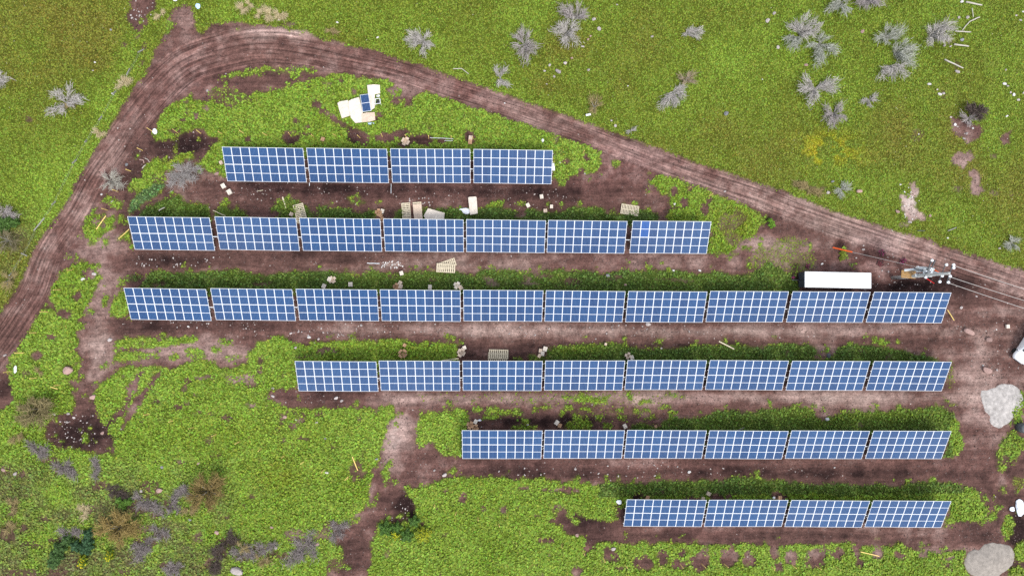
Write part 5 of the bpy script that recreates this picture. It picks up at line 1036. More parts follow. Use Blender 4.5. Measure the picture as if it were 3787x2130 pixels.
ROCKS = [ # tile, x, y, tile size, kind, label
 ('11', 2078, 912, 30, 's', 'oval pale stone on dirt inside the road bend'), ('11', 1130, 942, 28, 'w', 'white stone beside the left fence'), ('11', 955, 628, 22, 'w', 'largest white stone in the upper left meadow'), ('11', 932, 710, 18, 's', 'white stone below the largest one in the upper left meadow'), ('11', 1322, 184, 26, 's', 'pale stone in the brown rocky gap at top left'), ('11', 1110, 300, 24, 'g', 'dark grey stone in weeds right of the upper left meadow'), ('11', 2265, 742, 18, 's', 'small pale stone at the thin weed strip inside the bend'),
 ('12', 806, 229, 22, 'w', 'small white stone alone on top meadow above the road'), ('12', 1211, 380, 26, 'w', 'white stone left of the first grey shrub above the road'), ('12', 225, 200, 34, 's', 'pale stone beside the straw coloured grass at the top'), ('12', 2482, 1035, 18, 'w', 'white stone lying on the middle of the road'),
 ('13', 802, 198, 40, 's', 'pale pink stone right of the twin shrubs'), ('13', 855, 293, 44, 's', 'elongated stone below the pale pink one, upper meadow'), ('13', 770, 364, 26, 'p', 'pinkish stone in the stone line, third from the top'), ('13', 745, 398, 28, 'p', 'pinkish stone in the stone line, fourth from the top'), ('13', 690, 470, 30, 's', 'pale stone beside yellow flowers in the upper meadow'), ('13', 515, 635, 42, 's', 'large rounded stone of the upper meadow stone line'), ('13', 445, 720, 50, 's', 'broad flat stone at the lower end of the stone line'), ('13', 360, 657, 32, 's', 'pale stone left of the large rounded one'), ('13', 405, 770, 28, 's', 'stone just below the broad flat stone'), ('13', 310, 715, 28, 's', 'pale stone leftmost in the stone line'), ('13', 750, 704, 30, 's', 'lone pale stone right of the stone line'), ('13', 1386, 369, 32, 's', 'lone pale stone in the middle of the top meadow'), ('13', 1035, 48, 18, 's', 'small pale stone near the top edge of the meadow'), ('13', 582, 585, 26, 'p', 'reddish stone above the large rounded one'), ('13', 2540, 214, 48, 's', 'pale stone left of the star shaped shrub'), ('13', 1018, 1262, 36, 's', 'pale tan stone above the road near the white pipe'), ('13', 980, 1210, 26, 's', 'pale stone just above the tan one near the road'), ('13', 2126, 1142, 52, 'g', 'grey white rubble stone in the olive meadow'), ('13', 330, 845, 18, 's', 'small stone in the brownish meadow above the road'), ('13', 1143, 863, 16, 'w', 'tiny white stone in the olive meadow'), ('13', 2490, 798, 14, 'w', 'tiny white stone far right of the tan shrub'),
 ('14', 33, 140, 38, 's', 'pale pink stone upper left of the star shaped shrub'), ('14', 72, 478, 44, 's', 'round pale stone lower left of the star shaped shrub'), ('14', 355, 656, 38, 'p', 'reddish stone under the drooping shrub'), ('14', 918, 320, 40, 'p', 'reddish stone between the grey shrubs at top right'), ('14', 1586, 846, 40, 'w', 'bright white round stone in the right meadow'), ('14', 1910, 402, 44, 'g', 'dark grey boulder among the fallen poles'), ('14', 1865, 724, 42, 's', 'pale stone at the end of the lowest fallen pole'), ('14', 2340, 844, 36, 'w', 'top white stone of the stone chain at right edge'), ('14', 2430, 952, 40, 'w', 'largest white stone of the stone chain at right edge'), ('14', 2478, 1004, 32, 's', 'lowest stone of the stone chain at right edge'), ('14', 2355, 703, 24, 's', 'small pale stone above the stone chain'), ('14', 2503, 205, 28, 's', 'pale stone near the upper right corner'), ('14', 2460, 157, 24, 's', 'small pale stone nearest the upper right corner'), ('14', 2530, 120, 24, 'w', 'white stone cut by the upper right edge'), ('14', 1970, 180, 40, 's', 'pale stone among sticks at top right'), ('14', 1885, 178, 34, 's', 'pale stone left of the sticks at top right'), ('14', 1915, 20, 36, 'w', 'white stone at the left end of the top fallen pole'), ('14', 1740, 460, 28, 's', 'pale stone left of a fallen pole'), ('14', 1800, 468, 24, 's', 'small pale stone touching a fallen pole'), ('14', 1665, 900, 24, 's', 'pale stone in rubble below the white round stone'), ('14', 1690, 948, 38, 'w', 'white rubble stone below the white round stone'), ('14', 1730, 940, 32, 's', 'pale rubble stone right of the white rubble stone'), ('14', 1848, 1250, 36, 'w', 'white stone on the bare patch under the dark bush'), ('14', 2026, 1286, 26, 'w', 'small white stone right on the bare patch under the dark bush'), ('14', 1965, 1340, 30, 's', 'pale stone in the middle of the bare patch'), ('14', 1936, 1390, 32, 's', 'pale stone at the lower end of the bare patch'), ('14', 1805, 1175, 26, 's', 'pale stone at the upper left corner of the bare patch'), ('14', 2365, 1166, 24, 'w', 'white stone right of the dark bush'), ('14', 2375, 865, 24, 's', 'small second stone of the stone chain'), ('14', 2400, 930, 26, 's', 'third stone of the stone chain'), ('14', 1485, 1345, 16, 'w', 'tiny white stone in the brownish right meadow'),
 ('21', 1270, 202, 36, 'g', 'grey white stone beside the left road edge'), ('21', 1128, 570, 28, 's', 'pale stone between two small weed clumps'), ('21', 2175, 292, 46, 'p', 'pinkish boulder at the left end of the topmost row'), ('21', 945, 1297, 44, 's', 'pink white stone at the hole in the left weeds'), ('21', 833, 1348, 34, 'w', 'white stone at the lower edge of the hole'), ('21', 2138, 1130, 16, 'w', 'small white stone below the second row'), ('21', 1022, 500, 26, 'w', 'white sliver stone at the inner road edge'),
 ('23', 1607, 598, 32, 'w', 'white stone in the wedge of weeds'), ('23', 460, 183, 22, 's', 'small pale stone at a hole right of the topmost row'), ('23', 1602, 1260, 26, 'w', 'white stone below the last table of the second row'), ('23', 1863, 1262, 26, 'w', 'white stone right below the end of the second row'), ('23', 2116, 470, 26, 's', 'pale stone at the lower road edge'), ('23', 712, 292, 22, 's', 'pale stone at the tip of the weeds right of topmost row'), ('23', 945, 1312, 44, 'g', 'grey rubble stone in the weeds below the second row'), ('23', 1118, 1405, 28, 'p', 'brownish stone in the weeds above the longest row'),
 ('24', 885, 468, 58, 'p', 'pink block shaped stone in the meadow above the road'), ('24', 1268, 670, 42, 'p', 'pink stone left of the white rubble patch'), ('24', 620, 372, 28, 'g', 'grey white stone in the meadow by dry grass'), ('24', 516, 1195, 22, 'w', 'small white stone above the trailer'), ('24', 1592, 714, 34, 'p', 'pale pink stone right of the white rubble patch'), ('24', 575, 480, 40, 's', 'pale stone beside the dry grass above the road'), ('24', 1300, 402, 20, 'w', 'small white stone above the white rubble patch'), ('24', 1390, 775, 36, 's', 'pale stone at the lower end of the white rubble'), ('24', 1770, 935, 24, 'w', 'small white stone at the road edge on the far right'), ('24', 2290, 1040, 26, 's', 'pale stone in brown meadow at far right'), ('24', 928, 1052, 28, 's', 'tan stone right of the orange guard'), ('24', 930, 1012, 18, 's', 'small stone above the tan stone by the orange guard'), ('24', 860, 1135, 20, 's', 'small pale stone below the orange guard'),
 ('31', 690, 812, 100, 'p', 'large pinkish white boulder in the left weeds'), ('31', 45, 660, 30, 's', 'pale stone at the left picture edge by the road'), ('31', 935, 1075, 62, 'p', 'flat pink stone at the end of the pale path'), ('31', 545, 1250, 28, 's', 'pale stone right of the brown bush'), ('31', 685, 1245, 32, 's', 'broad pale stone at the top of the dark pit'), ('31', 740, 1284, 28, 's', 'pale stone in the upper dark pit'), ('31', 1105, 505, 44, 's', 'broad stone on the pale path'), ('31', 670, 1330, 28, 's', 'pale stone in the middle of the dark pit'), ('31', 1885, 370, 22, 'w', 'small white stone below the longest row'), ('31', 1025, 1435, 40, 'p', 'pinkish stone at the right of the dark pit'), ('31', 600, 1325, 20, 's', 'small stone at the left of the dark pit'),
 ('32', 524, 480, 34, 'w', 'white stone below the third table of the longest row'), ('32', 1045, 360, 30, 's', 'round pale stone just below the longest row'), ('32', 620, 497, 26, 's', 'pale stone right of the white one below the longest row'), ('32', 580, 537, 24, 's', 'pale stone at the weed edge below the longest row'), ('32', 342, 440, 32, 's', 'pale stone left below the longest row'), ('32', 795, 1085, 38, 's', 'broad pale stone below the first table of the fourth row'), ('32', 160, 1070, 32, 's', 'pale stone at the left tip of dirt below the fourth row'), ('32', 850, 1116, 30, 's', 'pale stone right of the broad one below the fourth row'), ('32', 162, 990, 26, 's', 'pale stone left of the fourth row'), ('32', 286, 1276, 40, 'p', 'pink stone in the weeds below the fourth row'), ('32', 600, 1335, 30, 's', 'tan stone in weeds below the fourth row'), ('32', 396, 1305, 24, 's', 'small stone in a grey scar below the fourth row'), ('32', 390, 582, 30, 's', 'pale stone in the weeds between longest and fourth rows'), ('32', 1785, 350, 14, 'w', 'small white stone below the fifth table'),
 ('33', 785, 1155, 16, 's', 'small stone below the fourth row middle'), ('33', 140, 1352, 22, 'w', 'white stone right of the box pair'), ('33', 1480, 590, 26, 's', 'pale stone at the weed edge above the fourth row'), ('33', 1345, 350, 46, 's', 'pale rubble stone just below the longest row'),
 ('34', 1980, 424, 90, 'p', 'flat pale boulder on the bare dirt near the white van'), ('34', 2160, 806, 90, 'p', 'flat pale boulder on bare dirt above the white gravel'), ('34', 2180, 505, 70, 'p', 'flat pale boulder half buried left of the white van'), ('34', 1908, 184, 34, 's', 'pale angular stone right of the longest row'), ('34', 2265, 806, 30, 's', 'pale chip right of the flat boulder'), ('34', 2263, 402, 16, 'w', 'white pebble stone near the block'), ('34', 2130, 762, 20, 'w', 'small white stone on top of the flat boulder'), ('34', 2060, 70, 26, 's', 'pale stone below the power lines'),
 ('42', 1062, 245, 24, 's', 'pale stone on dirt left below the fifth row'), ('42', 396, 233, 16, 'w', 'white stone in the lower left field'), ('42', 1005, 220, 14, 's', 'small stone at the left of the fifth row dirt'), ('42', 388, 40, 14, 'g', 'grey stone at the top of the lower left field'), ('42', 110, 655, 26, 's', 'pale stone in the dark brush at bottom left'), ('42', 816, 606, 14, 's', 'pale stone beside yellow weeds'), ('42', 85, 540, 20, 'p', 'pinkish stone at the left of the bottom brush'), ('42', 342, 635, 24, 'p', 'pinkish stone in the grey brush by the path'), ('42', 678, 156, 14, 'g', 'grey stone at the path edge'),
 ('43', 993, 229, 20, 'w', 'large white stone below the third table of the fifth row'), ('43', 349, 213, 15, 's', 'pale stone below the first full table of the fifth row'), ('43', 360, 586, 24, 'p', 'pink stone on dirt at the left of the bottom row'), ('43', 565, 665, 24, 's', 'pale stone at the top of a dug hole'), ('44', 362, 204, 10, 'w', 'tiny white stone below the fifth row right side'),
 ('41', 155, 420, 44, 's', 'pale stone in brown brush at the left edge'), ('41', 38, 385, 44, 'p', 'pinkish stone at the left picture edge'), ('41', 1990, 318, 36, 'p', 'pink stone in the lower left field near the brown bush'), ('41', 1624, 357, 34, 'g', 'grey stone in the lower left field'), ('41', 1418, 595, 36, 's', 'pale stone left of the brown pit'), ('41', 1600, 590, 60, 'p', 'pinkish rubble at the lower right of the brown pit'), ('41', 2380, 1390, 110, 's', 'broad white rubble rock at the bottom left edge'), ('41', 1905, 880, 32, 'g', 'grey stone left under the round brown bush'), ('41', 2175, 1010, 50, 'p', 'reddish stone in brush at bottom left')]
TSC = {k: v[2] for k, v in TILE.items()}
for k, (tl, x, y, s, kd, lab) in enumerate(ROCKS):
    rr = random.Random(k*3+1); P = T(tl, x, y, .05)
    rock(P, s*TSC[tl]/31.5*.92, MS[kd], lab, None, k, rr.uniform(1.05, 1.5), rr.uniform(-.6, .6))
ZONES = [ # centre, radii in plan units, how many, material, label
 (985, 667, 30, 10, 34, 'w', 'white stone in the tight heap of rubble below the second row'), (1050, 508, 50, 14, 16, 's', 'pale stone strewn on red dirt between the first two rows'), (440, 660, 110, 14, 24, 's', 'pale stone on the dark soil under the left end of the second row'), (480, 815, 60, 16, 16, 's', 'pale stone on the dark soil under the left end of the longest row'),
 (850, 838, 130, 14, 22, 's', 'pale stone on the grey lane under the longest row, left half'), (1500, 835, 300, 18, 18, 's', 'pale stone on the grey lane under the longest row, right half'), (205, 1080, 60, 40, 20, 's', 'pale stone on the bare dark pit at lower left'), (1550, 1185, 330, 16, 18, 's', 'pale stone on the dark lane under the fifth row'), (2230, 700, 130, 24, 16, 's', 'pale stone on shaded soil round the trailer and pole'), (990, 1285, 30, 26, 8, 's', 'pale stone on the dark dug patch beside the path'), (355, 30, 28, 36, 12, 's', 'tan stone in the brown rocky gap at the top left'), (2290, 515, 22, 46, 20, 'w', 'white stone in the white rubble patch above the road')]
for k, (cx, cy, rx, ry, n, kd, lab) in enumerate(ZONES):
    rr = random.Random(100+k)
    for q in range(n):
        a, d_ = rr.uniform(0, 6.28), math.sqrt(rr.random())
        P = D(cx+rx*d_*math.cos(a), cy+ry*d_*math.sin(a), .05)
        rock(P, rr.uniform(.09, .21), MS[kd], lab, lab.replace('stone', 'stones', 1), q, rr.uniform(1, 1.5), rr.uniform(0, 3))
# countless small clods and pebbles: one mass
def pebbles(name, n, mat, size, seed, wfun, label, cat, cols):
    r = np.random.default_rng(seed); c0, c1 = D(-20, -20), D(2596, 1469)
    x = r.uniform(c0.x, c1.x, n); y = r.uniform(c1.y, c0.y, n)
    ok = r.random(n) < wfun(x, y); x, y = x[ok], y[ok]; n = len(x)
    s = size[0]+(size[1]-size[0])*r.random(n)**3
    base = np.array([(1, 0, 0), (-.5, .87, 0), (-.5, -.87, 0), (.1, .1, .9), (0, 0, -.6)]); fc = np.array([(0, 1, 3), (1, 2, 3), (2, 0, 3)])
    az = r.uniform(0, 6.28, n); ca, sa = np.cos(az), np.sin(az)
    B = base[:4]; V = np.empty((n, 4, 3))
    V[:, :, 0] = x[:, None]+s[:, None]*(B[None, :, 0]*ca[:, None]-B[None, :, 1]*sa[:, None])
    V[:, :, 1] = y[:, None]+s[:, None]*(B[None, :, 0]*sa[:, None]+B[None, :, 1]*ca[:, None])
    V[:, :, 2] = (bil(zz, x, y)-.01)[:, None]+s[:, None]*B[None, :, 2]
    F = (np.arange(n)[:, None, None]*4+fc[None]).reshape(-1, 3)
    f = r.random(n)[:, None]; cc_ = np.array(cols[0])*(1-f)+np.array(cols[1])*f
    o = np_mesh(name, V.reshape(-1, 3), F, mat, np.repeat(cc_, 4, 0)); return tag(o, label, cat, kind='stuff')
M_PEB = vert_mat('pebble', .95, .1)
pebbles('pebbles', 90000, M_PEB, (.03, .14), 71, lambda x, y: (1-np.clip(bil(g, x, y)*2, 0, 1))*np.clip(.05+bil(stony, x, y)*.75, 0, 1)*np.clip(.5+fbm(x, y, 2, 72)*1.2, 0, 1), 'scattered small pale pebbles on the bare soil', 'pebbles', ((.18, .135, .12), (.48, .42, .39)))
pebbles('soil_clods', 170000, M_PEB, (.04, .13), 73, lambda x, y: (1-np.clip(bil(g, x, y)*1.5, 0, 1))*(1-.8*bil(road.astype(np.float32), x, y))*np.clip(.35+fbm(x, y, 3, 74), 0, 1), 'dark loose clods on the bare soil', 'soil clods', ((.022, .014, .013), (.17, .12, .11)))
pebbles('meadow_flowers', 30000, M_PEB, (.04, .09), 75, lambda x, y: bil((gt == MEADOW).astype(np.float32)*g, x, y)*np.clip(bil(dry, x, y)*.20+fbm(x, y, 5, 76)*.12, 0, .25), 'tiny pale flower heads dotted over the meadow', 'flowers', ((.40, .40, .22), (.55, .52, .42)))
pebbles('yellow_flowers', 40000, M_PEB, (.04, .10), 77, lambda x, y: np.clip(sum(a*np.exp(-((x-c_.x)**2+(y-c_.y)**2)/q**2) for c_, q, a in ((D(2085, 374), 3.0, 1.0), (D(1440, 118), .8, .8), (D(2060, 395), 1.5, .4), (D(1462, 110), 1.0, .3))), 0, 1)*np.clip(.35+fbm(x, y, .8, 78), 0, 1), 'patch of small yellow flowers in the meadow', 'flowers', ((.36, .32, .01), (.52, .45, .015)))

# ------------------------------------------------------------------ heaps
def heap(name, pts, h, mat, label, cat, seed, rough=.25):
    P = [T(*p, 0) for p in pts]; c = sum(P, Vector())/len(P); n = 72
    ang = sorted([(math.atan2(p.y-c.y, p.x-c.x), math.hypot(p.x-c.x, p.y-c.y)) for p in P])
    a_ = np.array([q[0] for q in ang]); d_ = np.array([q[1] for q in ang])
    a3 = np.concatenate([a_-2*np.pi, a_, a_+2*np.pi]); d3 = np.tile(d_, 3)
    th = np.linspace(-np.pi, np.pi, n, endpoint=False); R = np.interp(th, a3, d3)
    V = [(0, 0, h)]; F = []; m_ = 22
    rr = np.linspace(1/m_, 1, m_)
    X = (R[None]*rr[:, None]*np.cos(th)[None]); Y = (R[None]*rr[:, None]*np.sin(th)[None])
    dX, dY = fbm(X+c.x, Y+c.y, 1.1, seed), fbm(X+c.x, Y+c.y, 1.1, seed+1); X = X+.34*dX*rr[:, None]; Y = Y+.34*dY*rr[:, None]
    Zz = h*(1-rr[:, None]**1.7)*(1+rough*fbm(X, Y, 1.6, seed+2))+rough*.35*fbm(X, Y, .5, seed+3)*(1-rr[:, None]**4)*min(h, 1)
    g0 = bil(zz, (X+c.x).ravel(), (Y+c.y).ravel()).reshape(X.shape)
    Zz = Zz+g0+.03-.08*(rr[:, None] > .99)
    V = np.concatenate([[[0, 0, float(Zz[0].mean())]], np.stack([X, Y, Zz], -1).reshape(-1, 3)])
    bm = bmesh.new(); vs = [bm.verts.new(v) for v in V]
    for k in range(n): bm.faces.new((vs[0], vs[1+k], vs[1+(k+1) % n]))
    for q in range(m_-1):
        for k in range(n): bm.faces.new((vs[1+q*n+k], vs[1+(q+1)*n+k], vs[1+(q+1)*n+(k+1) % n], vs[1+q*n+(k+1) % n]))
    me = bpy.data.meshes.new(name); bm.to_mesh(me); bm.free(); me.materials.append(mat); me.polygons.foreach_set('use_smooth', [True]*len(me.polygons))
    o = link(bpy.data.objects.new(name, me)); o.location = (c.x, c.y, 0); return tag(o, label, cat)
heap('sand_pile', [('44', 1085, 735), ('44', 1110, 690), ('44', 1180, 668), ('44', 1280, 632), ('44', 1350, 640), ('44', 1378, 690), ('44', 1372, 740), ('44', 1310, 800), ('44', 1240, 832), ('44', 1150, 826)], .5, M_SAND, 'grey tan sand pile in the lower right corner', 'sand pile', 900)
heap('gravel_pile', [('34', 2105, 1020), ('34', 2180, 1010), ('34', 2240, 975), ('34', 2340, 945), ('34', 2440, 960), ('34', 2500, 1010), ('34', 2530, 1100), ('34', 2510, 1200), ('34', 2440, 1260), ('34', 2390, 1330), ('34', 2320, 1388), ('34', 2200, 1345), ('34', 2215, 1270), ('34', 2130, 1160)], .16, M_GRAVEL, 'low white gravel pile speckled dark near the right edge', 'gravel pile', 910, .8)

# ------------------------------------------------------------------ dead shrubs, brown bushes, tufts
def ribbons(segs, rnd, w0, w1, cols):
    """segs (n,k,3) polylines -> crossed thin strips"""
    segs = np.asarray(segs); n, k, _ = segs.shape
    d = segs[:, -1]-segs[:, 0]; d /= np.linalg.norm(d, axis=1, keepdims=True)+1e-9
    q = rnd.standard_normal((n, 3)); q[:, 2] *= .4; s = np.cross(d, np.cross(q, d)); s /= np.linalg.norm(s, axis=1, keepdims=True)+1e-9
    w = np.linspace(w0, w1, k)[None, :, None]*(.6+.8*rnd.random((n, 1, 1)))
    L, R = segs-s[:, None]*w/2, segs+s[:, None]*w/2
    V = np.stack([L, R], 2).reshape(n, 2*k, 3)
    f = np.array([(2*i, 2*i+1, 2*i+3, 2*i+2) for i in range(k-1)])
    F = (np.arange(n)[:, None, None]*2*k+f[None]).reshape(-1, 4)
    return V.reshape(-1, 3), F, np.repeat(cols, 2*k, 0)
GREY = ((.22, .20, .185), (.52, .48, .44)); TANC = ((.16, .125, .06), (.36, .28, .13)); DARKC = ((.03, .022, .018), (.13, .10, .085)); PURP = ((.16, .135, .13), (.44, .39, .37)); BROWN = ((.09, .075, .028), (.27, .19, .075)); STRAW = ((.34, .27, .14), (.55, .46, .28)); GREYG = ((.18, .19, .14), (.44, .44, .38))
def shrub(name, base, tips, label, cat, pal=GREY, hgt=1.0, dens=1.0, seed=0, spread=.34, group=None, w=.055, stem=True, partname='twigs'):
    """base and tips in tile points; each tip is one plume of twigs"""
    rnd = np.random.default_rng(seed+1000); k_, bx, by = base
    hz = hgt*.35
    Bp = T(k_, bx, by, 0); z0 = gz(Bp.x, Bp.y); e = tag(empty(name, (Bp.x, Bp.y, z0)), label, cat, group)
    allV, allF, allC = [], [], []; nv = 0; mains = []
    for tx, ty in tips:
        Tp = T(k_, tx, ty, hz); v = np.array([Tp.x-Bp.x, Tp.y-Bp.y, hgt*(.55+.5*rnd.random())]); Lh = np.hypot(v[0], v[1])+.15
        n = int(dens*(18+44*Lh)); t0 = rnd.random(n)**.7*.9+.02
        side = np.array([-v[1], v[0], 0])/Lh; bow = rnd.uniform(-.18, .18)*Lh
        def main(t): return v[None]*t[:, None]*np.array([1, 1, 0])+np.array([0, 0, 1])*(v[2]*np.sin(np.clip(t, 0, 1)*1.9))[:, None]+side[None]*(bow*np.sin(t*3.1))[:, None]
        p0 = main(t0)+rnd.standard_normal((n, 3))*(.05+.10*Lh*t0)[:, None]*np.array([1, 1, .4])
        a = np.arctan2(v[1], v[0])+rnd.normal(0, spread*1.7, n); l_ = (.2+.55*rnd.random(n))*min(1.0, .55+.35*Lh)
        dirv = np.stack([np.cos(a), np.sin(a), rnd.uniform(-.25, .6, n)], 1)
        p2 = p0+dirv*l_[:, None]; p1 = (p0+p2)/2+rnd.standard_normal((n, 3))*.06
        for P_ in (p0, p1, p2): P_[:, 2] = np.maximum(P_[:, 2], .02)
        seg = np.stack([p0, p1, p2], 1)
        f = np.clip(rnd.random(n)*.8+.25*t0, 0, 1)[:, None]; cols = np.array(pal[0])*(1-f)+np.array(pal[1])*f
        V, F, c_ = ribbons(seg, rnd, w, w*.25, cols); allV.append(V); allF.append(F+nv); allC.append(c_); nv += len(V)
        mains.append([tuple(q) for q in main(np.linspace(0, .75, 5))])
    np_mesh(partname, np.concatenate(allV), np.concatenate(allF), M_TWIG, np.concatenate(allC), e)
    if stem:
        mb = MB()
        for m_ in mains: mb.tube(m_, [.05, .042, .034, .025, .015], 5, False)
        mb.build('stem', M_GREYW if pal is not DARKC else M_DARK, e)
    return e
SG = None
SH = [
 (('11', 670, 1030), [(700, 870), (560, 960), (640, 930), (860, 1040), (800, 985), (500, 1130), (640, 1130), (760, 1070)], 'grey dead shrub with a tan tuft in the upper left meadow', GREY, 1.0),
 (('11', 10, 820), [(95, 790), (10, 740), (70, 850), (20, 870)], 'grey dead shrub cut by the left edge of the upper meadow', GREY, .8),
 (('12', 1665, 425), [(1540, 325), (1500, 420), (1590, 340), (1720, 360), (1745, 460), (1670, 570), (1560, 480), (1720, 480), (1610, 390)], 'grey dead shrub above the road, leftmost of the upper meadow', GREY, .9),
 (('12', 2440, 790), [(2400, 690), (2500, 700), (2520, 850), (2420, 850)], 'thin sparse dead shrub at the upper edge of the road', GREY, .5),
 (('13', 105, 450), [(90, 295), (15, 360), (0, 470), (50, 560), (100, 640), (200, 540), (235, 470), (140, 350), (170, 430)], 'dense oval grey shrub left of the twin shrubs', PURP, 1.1),
 (('13', 615, 195), [(460, 130), (480, 70), (560, 90), (630, 70), (700, 130), (720, 180), (540, 165), (690, 200)], 'upper shrub of the grey twin shrubs', PURP, 1.1),
 (('13', 530, 330), [(540, 235), (480, 260), (400, 335), (440, 290), (600, 240), (630, 300), (520, 470), (470, 420), (620, 455), (570, 380)], 'lower shrub of the grey twin shrubs with a crooked trunk', GREY, 1.1),
 (('13', 1725, 335), [(1712, 355), (1780, 300), (1885, 315), (1840, 370), (1750, 310)], 'small low dead shrub in the middle of the top meadow', GREY, .5),
 (('13', 1715, 815), [(1655, 765), (1790, 755), (1800, 820), (1740, 750), (1700, 840)], 'brownish round shrub above the drooping grey plumes', ((.20, .15, .10), (.38, .30, .2)), .7),
 (('13', 1590, 925), [(1690, 870), (1690, 910), (1470, 1065), (1500, 1070), (1590, 1075), (1625, 1040), (1690, 985), (1545, 1000)], 'drooping grey plumes below the brownish shrub', GREY, .6),
 (('13', 805, 1080), [(780, 985), (850, 995), (862, 1060), (770, 1110), (800, 1140)], 'tan upright shrub beside the white pipe', TANC, .8),
 (('13', 1165, 1310), [(1145, 1325), (1200, 1295)], 'tiny grey dead shrub at the road edge', GREY, .3),
 (('14', 690, 30), [(545, 120), (640, 20), (745, 20), (700, 165), (745, 140), (585, 95), (620, 60)], 'left shrub of the pair at the top edge', GREYG, 1.0),
 (('14', 950, 5), [(830, 40), (930, 100), (1110, 50), (1035, 60), (880, 60), (990, 40), (900, 10), (1060, 10)], 'right shrub of the pair at the top edge', PURP, 1.0),
 (('14', 275, 345), [(240, 240), (330, 185), (430, 205), (470, 260), (455, 320), (400, 370), (160, 275), (340, 400), (290, 290), (380, 290)], 'star shaped grey shrub with a dark centre', GREY, 1.1),
 (('14', 255, 375), [(140, 430), (170, 495), (240, 490), (265, 430), (200, 440)], 'lower plume shrub touching the star shaped one', GREYG, .9),
 (('14', 480, 450), [(500, 365), (560, 400), (350, 480), (640, 500), (620, 560), (450, 560), (440, 680), (510, 620), (470, 620)], 'drooping grey shrub right of the star shaped one', GREYG, 1.0),
 (('14', 1125, 385), [(1080, 370), (1150, 275), (1300, 280), (1280, 360), (1040, 430), (1150, 440), (1210, 310)], 'upper left shrub of the large triple group', GREYG, .9),
 (('14', 1230, 545), [(1215, 465), (1330, 440), (1430, 465), (1440, 540), (1420, 660), (1330, 640), (1300, 560), (1390, 590), (1360, 500), (1310, 600)], 'right shrub of the large triple group with a black centre', GREYG, 1.2),
 (('14', 1170, 670), [(1110, 710), (1070, 800), (1150, 755), (1200, 790), (1310, 785), (1300, 700), (1230, 720), (1120, 740)], 'lowest shrub of the large triple group', GREY, 1.0),
 (('14', 1595, 360), [(1550, 465), (1545, 300), (1640, 270), (1740, 225), (1790, 265), (1800, 330), (1735, 430), (1680, 430), (1780, 390), (1700, 340)], 'large fan shaped grey shrub beside the fallen poles', GREY, 1.2),
 (('14', 435, 890), [(330, 775), (285, 860), (275, 930), (380, 970), (365, 1065), (440, 1000), (635, 825), (640, 930), (550, 830), (590, 870)], 'spread out grey shrub with brown left branches', GREY, 1.0),
 (('14', 625, 1140), [(540, 1075), (700, 1045), (710, 1200), (535, 1190), (580, 1270), (545, 1240), (640, 1215), (680, 1120)], 'compact purple grey shrub lowest in the right meadow', PURP, 1.0),
 (('14', 985, 1000), [(1040, 965), (920, 1030), (1040, 1005), (985, 1060)], 'small low grey shrub right of the compact one', GREY, .4),
 (('14', 1975, 1190), [(1900, 1160), (2010, 1160), (2040, 1190), (1960, 1260), (1920, 1200)], 'grey dead shrub in front of the dark bush', PURP, .6),
 (('24', 700, 450), [(640, 480), (760, 400), (770, 450), (690, 520), (720, 400)], 'faint grey shrub at the road edge of the right meadow', GREYG, .6),
 (('24', 2400, 990), [(2340, 1010), (2470, 960), (2440, 1040), (2380, 1050), (2400, 940)], 'tan grey shrub at the far right meadow edge', GREYG, .6),
 (('21', 1140, 375), [(1060, 310), (1075, 430), (1180, 310), (1255, 410), (1200, 440), (1130, 440), (1150, 290), (1220, 350)], 'round pale shrub at the inner left edge of the road', ((.22, .20, .16), (.45, .42, .36)), 1.1),
 (('21', 60, 665), [(0, 625), (190, 700), (100, 630), (60, 720), (140, 670), (10, 690)], 'dark grey shrub at the left picture edge', PURP, 1.0),
 (('21', 90, 960), [(0, 900), (0, 1030), (120, 900), (200, 980), (170, 1060), (60, 1060), (60, 880)], 'brown green bush at the left edge below the grey shrub', ((.10, .09, .045), (.24, .20, .12)), 1.0),
 (('21', 110, 1350), [(60, 1300), (160, 1290), (150, 1400), (60, 1420), (110, 1440)], 'tan bush at the left edge above the road', TANC, .8),
 (('31', 415, 1195), [(235, 1180), (345, 1095), (450, 1090), (570, 1140), (560, 1250), (465, 1345), (310, 1345), (230, 1280), (400, 1300), (330, 1200), (500, 1200)], 'large olive brown bush left of the dark pit', ((.10, .085, .035), (.27, .22, .11)), 1.6),
 (('41', 2100, 590), [(2060, 430), (2200, 420), (2255, 480), (2245, 590), (2130, 750), (2000, 740), (1930, 650), (1960, 540), (2190, 680), (2040, 640)], 'tall brown bush in the lower left field', BROWN, 1.7),
 (('41', 1220, 950), [(1080, 850), (1180, 800), (1330, 830), (1415, 890), (1410, 1010), (1250, 1110), (1130, 1050), (1010, 985), (1200, 1040), (1320, 1000)], 'orange tan bush lowest of the three large brown bushes', ((.12, .09, .03), (.32, .23, .085)), 1.6),
 (('41', 2420, 1150), [(2400, 1110), (2470, 1140), (2480, 1190), (2430, 1190)], 'small tan bush at the bottom left of the field', TANC, .7)]
for k, (b_, tips, lab, pal, h) in enumerate(SH):
    big = pal in (BROWN,) or h >= 1.6
    shrub('bush' if ('bush' in lab) else 'dead_shrub', b_, tips, lab, 'bush' if 'bush' in lab else 'shrub', pal, h, 1.9 if big else 1.0, k, .5 if big else .34, w=.07 if big else .05)
shrub('bush', ('14', 2030, 1120), [(1945, 1085), (2000, 1070), (2090, 1090), (2115, 1130), (2080, 1190), (1990, 1140), (2040, 1120)], 'black brown bush above the bare pink patch at right', 'bush', DARKC, .9, 2.6, 60, .5, w=.08)
